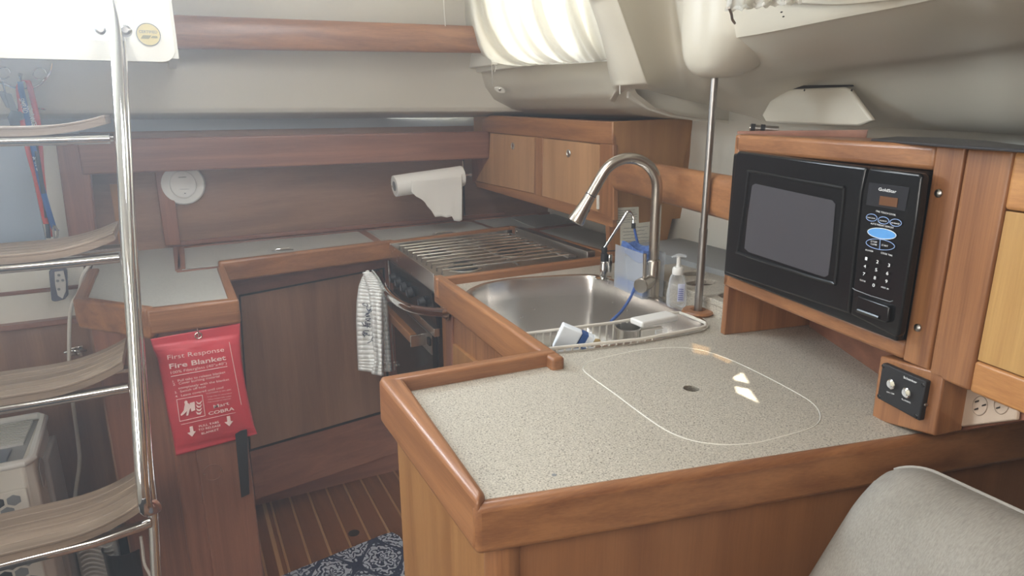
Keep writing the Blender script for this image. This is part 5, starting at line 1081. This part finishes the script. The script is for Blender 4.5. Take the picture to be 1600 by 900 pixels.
def make_tread(xl, yl, xr, yr, Y, _z, cx, cy):
    A, Bq = py(xl, yl, Y), py(xr, yr, Y); z = (A.z + Bq.z) / 2
    obj('rung', B().tube([V((Bq.x - 0.52, Y, z)), V((Bq.x - .10, Y, z)), V((Bq.x, Y + (0.02 if yl > 700 else 0.0), z + .001))], 0.0115, 18), CHROME, ld_)
    obj('rung', B().tube([V((Bq.x - 0.52, Y + 0.13, z)), V((Bq.x, Y + 0.13, z))], 0.0105, 14), CHROME, ld_)
    ztop = z + 0.030; xr_ = py(cx, cy, Y + .05).x; xe = Bq.x + (-0.012 if yl > 700 else -0.002)
    def prof(u):       # u 0..1 from centre to the right end -> x, z offset (curls up)
        x_ = (Bq.x - 0.26) + u * (xe - (Bq.x - 0.26)); t = max(0, (u - 0.35) / 0.65); return x_, (0.040 if yl > 500 else 0.034 if yl > 300 else 0.024) * t ** 2.2
    def band(y0, y1, zo, th):
        b = B(); n = 22; A1, A2 = [], []
        xs = []
        for k in range(-n, n + 1):
            x_, dz = prof(abs(k) / n); x_ = x_ if k >= 0 else 2 * (Bq.x - 0.26) - x_; xs.append((x_, dz))
        R1 = [[b.bm.verts.new((x_, yy, ztop + dz + zz)) for x_, dz in xs] for yy, zz in ((y0, zo), (y1, zo), (y1, zo - th), (y0, zo - th))]
        for i in range(len(xs) - 1):
            for a, c in ((0, 1), (1, 2), (2, 3), (3, 0)): b.bm.faces.new([R1[a][i], R1[a][i + 1], R1[c][i + 1], R1[c][i]])
        for e in (0, -1): b.bm.faces.new([R1[k][e] for k in range(4)])
        return b
    D = 0.17; y0 = Y - 0.012
    tr = obj('tread', band(y0 + .001, y0 + D - .001, -0.006, 0.014), TREADW, ld_, smooth=45)
    for k in range(5):
        w_ = D / 5; obj('slat', band(y0 + k * w_ + 0.0009, y0 + (k + 1) * w_ - 0.0013, 0.0, 0.006), TREADW, tr, bev=0.0012, seg=1, smooth=45)
for a in treads: make_tread(*a)
for (x_, y_) in ((158, 47), (196, 48)):
    c = py(x_, y_, 1.935); obj('hook_bracket', B().lathe(c, [(0.013, 0), (0.015, 0.005), (0.012, 0.02), (0.007, 0.024), (0, .024)], (0, -1, 0), 18), STEELD, ld_)
obj('pivot_bolt', B().tube([py(191, 50, 1.93), py(192, 64, 1.93)], 0.003, 8), STEELD, ld_)
# ---------------------------------------------------------------- hooks, lanyards
HK = Plane((0, 2.43), 90)
hkk = thing('wire_hook_rack', HK(40, 110), 'chrome wire hook rack with curled ends on the cream wall', 'hooks')
Yh = 2.40
obj('arc', B().tube(smooth_loop([py(*p, Yh) for p in ((-60, 100), (-40, 112), (-15, 124), (5, 130), (22, 136), (40, 137.5), (58, 134), (70, 124), (78, 112), (81, 99))], 5, False), 0.0038, 10), CHROME, hkk)
for cx, cy in ((62, 115), (6, 114)): obj('curl', B().tube(smooth_loop([py(cx + 10.5 * math.cos(a), cy + 9 * math.sin(a), Yh - 0.006) for a in [i * math.pi / 5 + .6 for i in range(10)]], 3, False), 0.0018, 8), CHROME, hkk)
obj('top_plate', B().lathe(py(82, 97, Yh + .02), [(0.030, 0), (0.028, 0.004), (0, 0.005)], (0, -.6, -.8), 24, ell=0.5), CHROME, hkk)
obj('peg', B().tube([py(34, 132, Yh), py(32, 122, Yh - .02), py(31.5, 116, Yh - .03)], [0.003, 0.003, 0.006], 10), CHROME, hkk)
obj('peg', B().tube([py(56, 168, Yh), py(71, 171, Yh - .03)], 0.0028, 8), CHROME, hkk)
def ribbon(pts, wpx, Y, m, name, parent):
    b = B(); sm = smooth_loop([V((p[0], p[1], 0)) for p in pts], 5, False); A, D2 = [], []
    for i, p in enumerate(sm):
        w_ = wpx; yy = Y - 0.01 * math.sin(i * 0.4); A.append(b.bm.verts.new(py(p.x - w_ / 2, p.y, yy))); D2.append(b.bm.verts.new(py(p.x + w_ / 2, p.y, yy + 0.003)))
    for i in range(len(A) - 1): b.bm.faces.new([A[i], D2[i], D2[i + 1], A[i + 1]])
    return obj(name, b, m, parent, solid=0.0015, smooth=60)
ly = thing('red_lanyard', py(55, 200, 2.36), 'red webbing lanyard hanging from the wire hooks, white lettering', 'lanyard')
ribbon([(33, 128), (29, 138), (32, 165), (37, 200), (45, 240), (56, 280), (67, 330), (72, 350)], 8.5, 2.36, REDT, 'long_loop', ly)
ribbon([(38, 126), (44, 128), (50, 150), (56, 175), (60, 200), (63, 240), (66, 280), (72, 330), (78, 370)], 9.5, 2.37, REDT, 'short_loop', ly)
def lt_(s_, x0, y0, x1, y1, h, Y, b_=1.0): return (s_, py(x0, y0, Y), py(x1, y1, Y), h, V((0, -1, 0)), b_)
text([lt_('SIMRAD', 29.5, 154, 36.5, 177, 0.012, 2.348)], PRINT, ly)
text([lt_('SIMRAD', 51, 245, 58, 268, 0.012, 2.348)], PRINT, ly)
ly2 = thing('blue_lanyard', py(45, 190, 2.35), 'blue webbing lanyard between the red ones, white lettering', 'lanyard')
ribbon([(32, 128), (33, 140), (38, 160), (43, 185), (47, 205), (56, 250), (65, 290), (76, 330), (84, 355), (88, 360)], 9.5, 2.345, BLUET, 'strap', ly2)
ribbon([(56, 228), (66, 290), (72, 330), (76, 372)], 7, 2.35, mat('black_webbing', (.03, .03, .05), .7), 'black_tail', ly2)
text([lt_('LOWRANCE', 42, 166, 50, 196, 0.012, 2.335)], PRINT, ly2)
tag(obj('swivel_clip', B().tube(smooth_loop([py(84, 352, 2.34), py(90, 362, 2.34), py(88, 374, 2.34), py(84, 368, 2.34)], 4), 0.003, 8, closed=True), STEELD), 'small metal clip at the end of the blue lanyard', 'clip')
kf = thing('key_fob', py(8, 160, 2.36), 'dark key fobs hanging at the left end of the wire hooks', 'key fob')
obj('fob', B().ob(py(-4, 142, 2.35), (0.018, 0, -0.002), (0, .01, 0), (0.012, 0, -0.045)), GREY, kf, bev=.003)
obj('fob', B().ob(py(6, 145, 2.34), (0.016, 0, -0.002), (0, .01, 0), (0.006, 0, -0.048)), GREY, kf, bev=.003)
obj('cord', B().tube([py(4, 128, 2.36), py(7, 140, 2.35), py(8, 146, 2.35)], 0.002, 6), GREY, kf)
tag(obj('dark_pouch', B().lathe(py(30, 183, 2.39), [(0.0, -.03), (0.02, -.025), (0.028, 0), (0.02, .02), (0, .024)], (0.2, 0, 1), 9), mat('dark_grey_cloth', (.07, .08, .09), .8), smooth=40), 'dark bunched cloth behind the lanyards above the top tread', 'pouch')

# remote on its holder, cable, latch
rc = thing('remote_control', py(92, 445, 2.27), 'dark grey remote control hanging upside down on the cream engine panel', 'remote')
obj('body', B().prism([py(x_, y_, 2.26) for x_, y_ in ((76, 424), (82, 419), (101, 419), (104, 424), (106, 462), (101, 468), (86, 472), (80, 470))], (0, 0.022, 0)), mat('slate_plastic', (.12, .12, .16), .35), rc, bev=.004)
obj('face', B().prism([py(x_, y_, 2.257) for x_, y_ in ((85, 425), (99, 423), (103, 440), (103, 455), (98, 467), (90, 462), (86, 445))], (0, 0.004, 0)), LGREY, rc, bev=.001)
for p in ((90, 439), (98, 438), (92, 430), (92, 452)): obj('key', B().lathe(py(*p, 2.2565), [(0.004, 0), (0.003, .001), (0, .001)], (0, -1, 0), 10), GREY, rc)
wc = [(160, 400, 2.28), (140, 414, 2.26), (128, 435, 2.25), (124, 455, 2.25), (113, 475, 2.24), (109, 500, 2.23), (108, 540, 2.22), (109, 580, 2.21), (114, 630, 2.20), (122, 690, 2.18), (124, 725, 2.17), (117, 780, 2.15), (114, 860, 2.1), (112, 930, 2.05)]
tag(obj('white_cable', B().tube(smooth_loop([py(*p) for p in wc], 5, False), 0.0052, 10), WHITED), 'thick white cable running down beside the pedestal', 'cable')
lc = thing('toggle_latch', py(118, 550, 2.29), 'small chrome toggle latch on the brown engine box front', 'latch')
obj('plate', B().prism([py(x_, y_, 2.292) for x_, y_ in ((104, 545), (130, 540), (131, 554), (105, 557))], (0, 0.008, 0)), CHROME, lc, bev=.002)
obj('lever', B().tube([py(101, 551, 2.275), py(112, 548, 2.27), py(126, 549, 2.27), py(134, 547, 2.28)], 0.005, 10), CHROME, lc)
obj('keeper', B().lathe(py(126, 553, 2.285), [(0.008, 0), (0.006, .008), (0, .009)], (0, -1, 0), 14), STEEL, lc)

# ---------------------------------------------------------------- air purifier
ap_ = thing('air_purifier', (-0.55, 1.93, 0), 'white boxy air purifier behind the ladder with honeycomb front grille', 'air purifier')
AX1, AY0, AY1, AZ = -0.388, 1.80, 2.06, 0.60; AX0 = -0.80
body = [(AX0, AY0), (AX1 - .02, AY0), (AX1, AY0 + .02), (AX1, AY1 - .03), (AX1 - .02, AY1), (AX0, AY1)]
obj('shell', B().prism([(p[0], p[1], 0.02) for p in body], (0, 0, AZ - 0.03)), WHITED, ap_, bev=.006, seg=3)
obj('side_cover', B().box((AX1 - .01, AY0 + .10, 0.02), (AX1 + .012, AY1 - .005, AZ - .06)), mat('grey_beige_plastic', (.38, .35, .32), .6), ap_, bev=.006)
rim = [(AX0, AY0 + .0, AZ - .012), (AX1 - .012, AY0 + .0, AZ - .012), (AX1, AY0 + .015, AZ - .010), (AX1 - .004, AY1 - .02, AZ), (AX1 - .02, AY1, AZ), (AX0, AY1, AZ)]
obj('top_rim', B().tube([V(p) for p in rim], 0.010, 10, closed=True), WHITE, ap_)
obj('top_well', B().box((AX0, AY0 + .01, AZ - .012), (AX1 - .02, AY1 - .01, AZ - .009)), mat('vent_well', (.33, .33, .32), .6), ap_)
obj('touch_panel', B().box((AX0, AY0 + .015, AZ - .009), (AX1 - .05, AY0 + .085, AZ - .004)), mat('slate_blue_panel', (.16, .19, .23), .3), ap_, bev=.003)
for k in range(14):
    y_ = AY0 + .10 + k * 0.0105; obj('vent_slat', B().box((AX0, y_, AZ - .009), (AX1 - .03, y_ + .005, AZ - .001)), LGREY, ap_)
fp = AY0 - .001
obj('grille_panel', B().box((AX0, fp - .006, 0.06), (AX1 - .020, fp, AZ - .075)), WHITED, ap_, bev=.004)
hx = 0.0155; ct_ = 0
for r_ in range(16):
    for c_ in range(6):
        cx_ = AX1 - .048 - c_ * hx * 2.1 - (hx * 1.05 if r_ % 2 else 0); cz_ = AZ - .10 - r_ * hx * 1.82
        if cz_ < 0.09 or cx_ < AX0 + 0.03: continue
        m_ = CAVITY if c_ >= 1 + (r_ % 2 == 0) * 0 and (c_ + r_) % 3 else LGREY
        obj('hexagon_cell', B().prism([(cx_ + hx * math.cos(math.radians(60 * k + 30)), fp - .0068, cz_ + hx * 0.95 * math.sin(math.radians(60 * k + 30))) for k in range(6)], (0, 0.001, 0)), BLACKM if c_ else GREY, ap_, bev=0, smooth=0)
hp = [(AX1 + .0012, 1.84, .545), (AX1 + .0012, 1.875, .56), (AX1 + .0012, 1.90, .54), (AX1 + .0012, 1.88, .50), (AX1 + .0012, 1.85, .49)]
obj('hand_grip', B().prism(hp, (0.003, 0, 0)), mat('grip_shadow_plastic', (.42, .39, .36), .6), ap_, bev=.001)
obj('screw', B().lathe(py(50, 894, fp), [(0.006, 0), (0.004, .003), (0, .003)], (0, -1, 0), 12), GREY, ap_)
# small ribbed heater on the floor
ht = thing('ribbed_heater', (-0.29, 2.0, 0), 'small white ribbed heater on the floor behind the ladder foot', 'heater')
hx0, hx1 = py(119, 870, 1.97).x, py(186, 870, 1.97).x
obj('case', B().box((hx0, 1.97, 0), (hx1, 2.10, 0.255)), LGREY, ht, bev=.012, seg=3)
for k in range(15):
    z_ = 0.03 + k * 0.0145; obj('rib', B().tube([V((hx0 + .01 + (hx1 - hx0 - .02) * t / 10, 1.966 - .003 * math.sin(t * .6), z_ + 0.014 * math.sin(t / 10 * math.pi * 1.6 + .4))) for t in range(11)], 0.0028, 6), WHITE, ht)
bw = py(200, 890, 1.9)
tag(obj('black_bin', B().lathe((bw.x, 1.96, 0), [(0.055, 0), (0.06, 0.20), (0.062, 0.21), (0.058, 0.21), (0.054, 0.01), (0, 0.008)], seg=32), BLACK), 'glossy black bin standing at the foot of the pedestal', 'bin')
tag(obj('thin_white_cord', B().tube(smooth_loop([py(*p) for p in ((220, 838, 1.85), (223, 860, 1.84), (226, 882, 1.83), (236, 905, 1.82), (240, 960, 1.80))], 4, False), 0.004, 8), WHITED), 'thin white cord hanging below the lowest tread beside the stringer', 'cord')

# ---------------------------------------------------------------- rug and settee cushion
rp = [pz(470, 893, .012), pz(540, 862, .012), pz(598, 835, .012), pz(612, 831, .012), pz(622, 836, .012), pz(634, 853, .012), V((0.60, 1.30, .012)), V((0.55, 0.9, .012)), V((0.0, 0.95, .012)), V((0.02, 1.35, .012)), pz(430, 910, .012)]
rp = [pz(425, 905, .012), pz(600, 834, .012), pz(613, 831, .012), pz(624, 837, .012), pz(640, 860, .012), V((0.585, 1.30, .012)), V((0.10, 1.25, .012)), V((0.06, 1.60, .012))]
tag(obj('patterned_rug', B().prism([V((p.x, p.y, 0.001)) for p in rp], (0, 0, 0.012)), RUG, bev=.004), 'navy and pale blue damask patterned floor mat beside the peninsula', 'rug')

sc = thing('settee_back_cushion', (0.85, 0.2, 0.6), 'large grey linen settee back cushion in the lower right corner', 'cushion')
K = [px(1393, 731, .775), px(1278, 905, .70)]
b = B(); nU, nV = 60, 40; T0 = V((0.749, 0.480, 0.974)); FWD = V((0.03, -1.0, -0.01)); DN = V((-0.225, 0.085, -0.52)); TH = V((0.15, 0.0, -0.05))
def rnd_(t): t = min(1.0, max(0.0, t)); return math.sqrt(max(0.0, 1 - (1 - t) ** 2))
def cpt(i, j, back):
    u = (i / nU) ** 1.6; v = (j / nV) ** 1.3; ro = 0.075
    v0 = (ro * (1 - rnd_(u / 0.055))) if u < 0.055 else 0.0
    vv = v0 + v * (1 - v0); e = rnd_(u / 0.05) * rnd_(v / 0.13)
    p = T0 + FWD * u + DN * vv + TH * (0.5 - 0.5 * e if not back else 0.5 + 0.5 * e)
    if not back: p += V((-0.020, 0, 0.004)) * (math.sin(math.pi * min(.5, u * 2.4)) * math.sin(math.pi * min(.5, v * 1.8)))
    return p
fr_v = [[b.bm.verts.new(cpt(i, j, False)) for i in range(nU + 1)] for j in range(nV + 1)]
bk_v = [[b.bm.verts.new(cpt(i, j, True)) for i in range(nU + 1)] for j in range(nV + 1)]
for j in range(nV):
    for i in range(nU):
        b.bm.faces.new([fr_v[j][i], fr_v[j][i + 1], fr_v[j + 1][i + 1], fr_v[j + 1][i]]); b.bm.faces.new([bk_v[j][i], bk_v[j + 1][i], bk_v[j + 1][i + 1], bk_v[j][i + 1]])
obj('cushion', b, SOFA, sc, smooth=80)
PIPE = fabric('grey_piping', (.44, .42, .38), (.35, .33, .30))
obj('piping', B().tube([cpt(1, j, False) for j in range(2, nV + 1)], 0.0030, 8), PIPE, sc)
obj('piping', B().tube([cpt(i, 0, False) for i in range(3, nU + 1)], 0.0028, 8), PIPE, sc)

for o in list(bpy.data.objects):
    if '_o' in o: del o['_o']

# added scatter volume imitating lens glare, brightest below the companionway
hz = bpy.data.materials.new('glare_haze'); hz.use_nodes = True; nh = hz.node_tree; nh.nodes.remove(nh.nodes['Principled BSDF'])
vs_ = nh.nodes.new('ShaderNodeVolumeScatter'); vs_.inputs['Density'].default_value = HAZE; vs_.inputs['Anisotropy'].default_value = 0.55; vs_.inputs['Color'].default_value = (0.93, 0.96, 1, 1)
nh.links.new(vs_.outputs[0], nh.nodes['Material Output'].inputs['Volume'])
hb = obj('glare_haze', B().box((-1.75, -1.4, -0.08), (1.85, 3.05, 2.35)), hz, smooth=0); hb['kind'] = 'stuff'; hb['label'] = 'thin bluish haze added through the cabin to imitate lens glare'; hb['category'] = 'haze'
if '_o' in hb: del hb['_o']
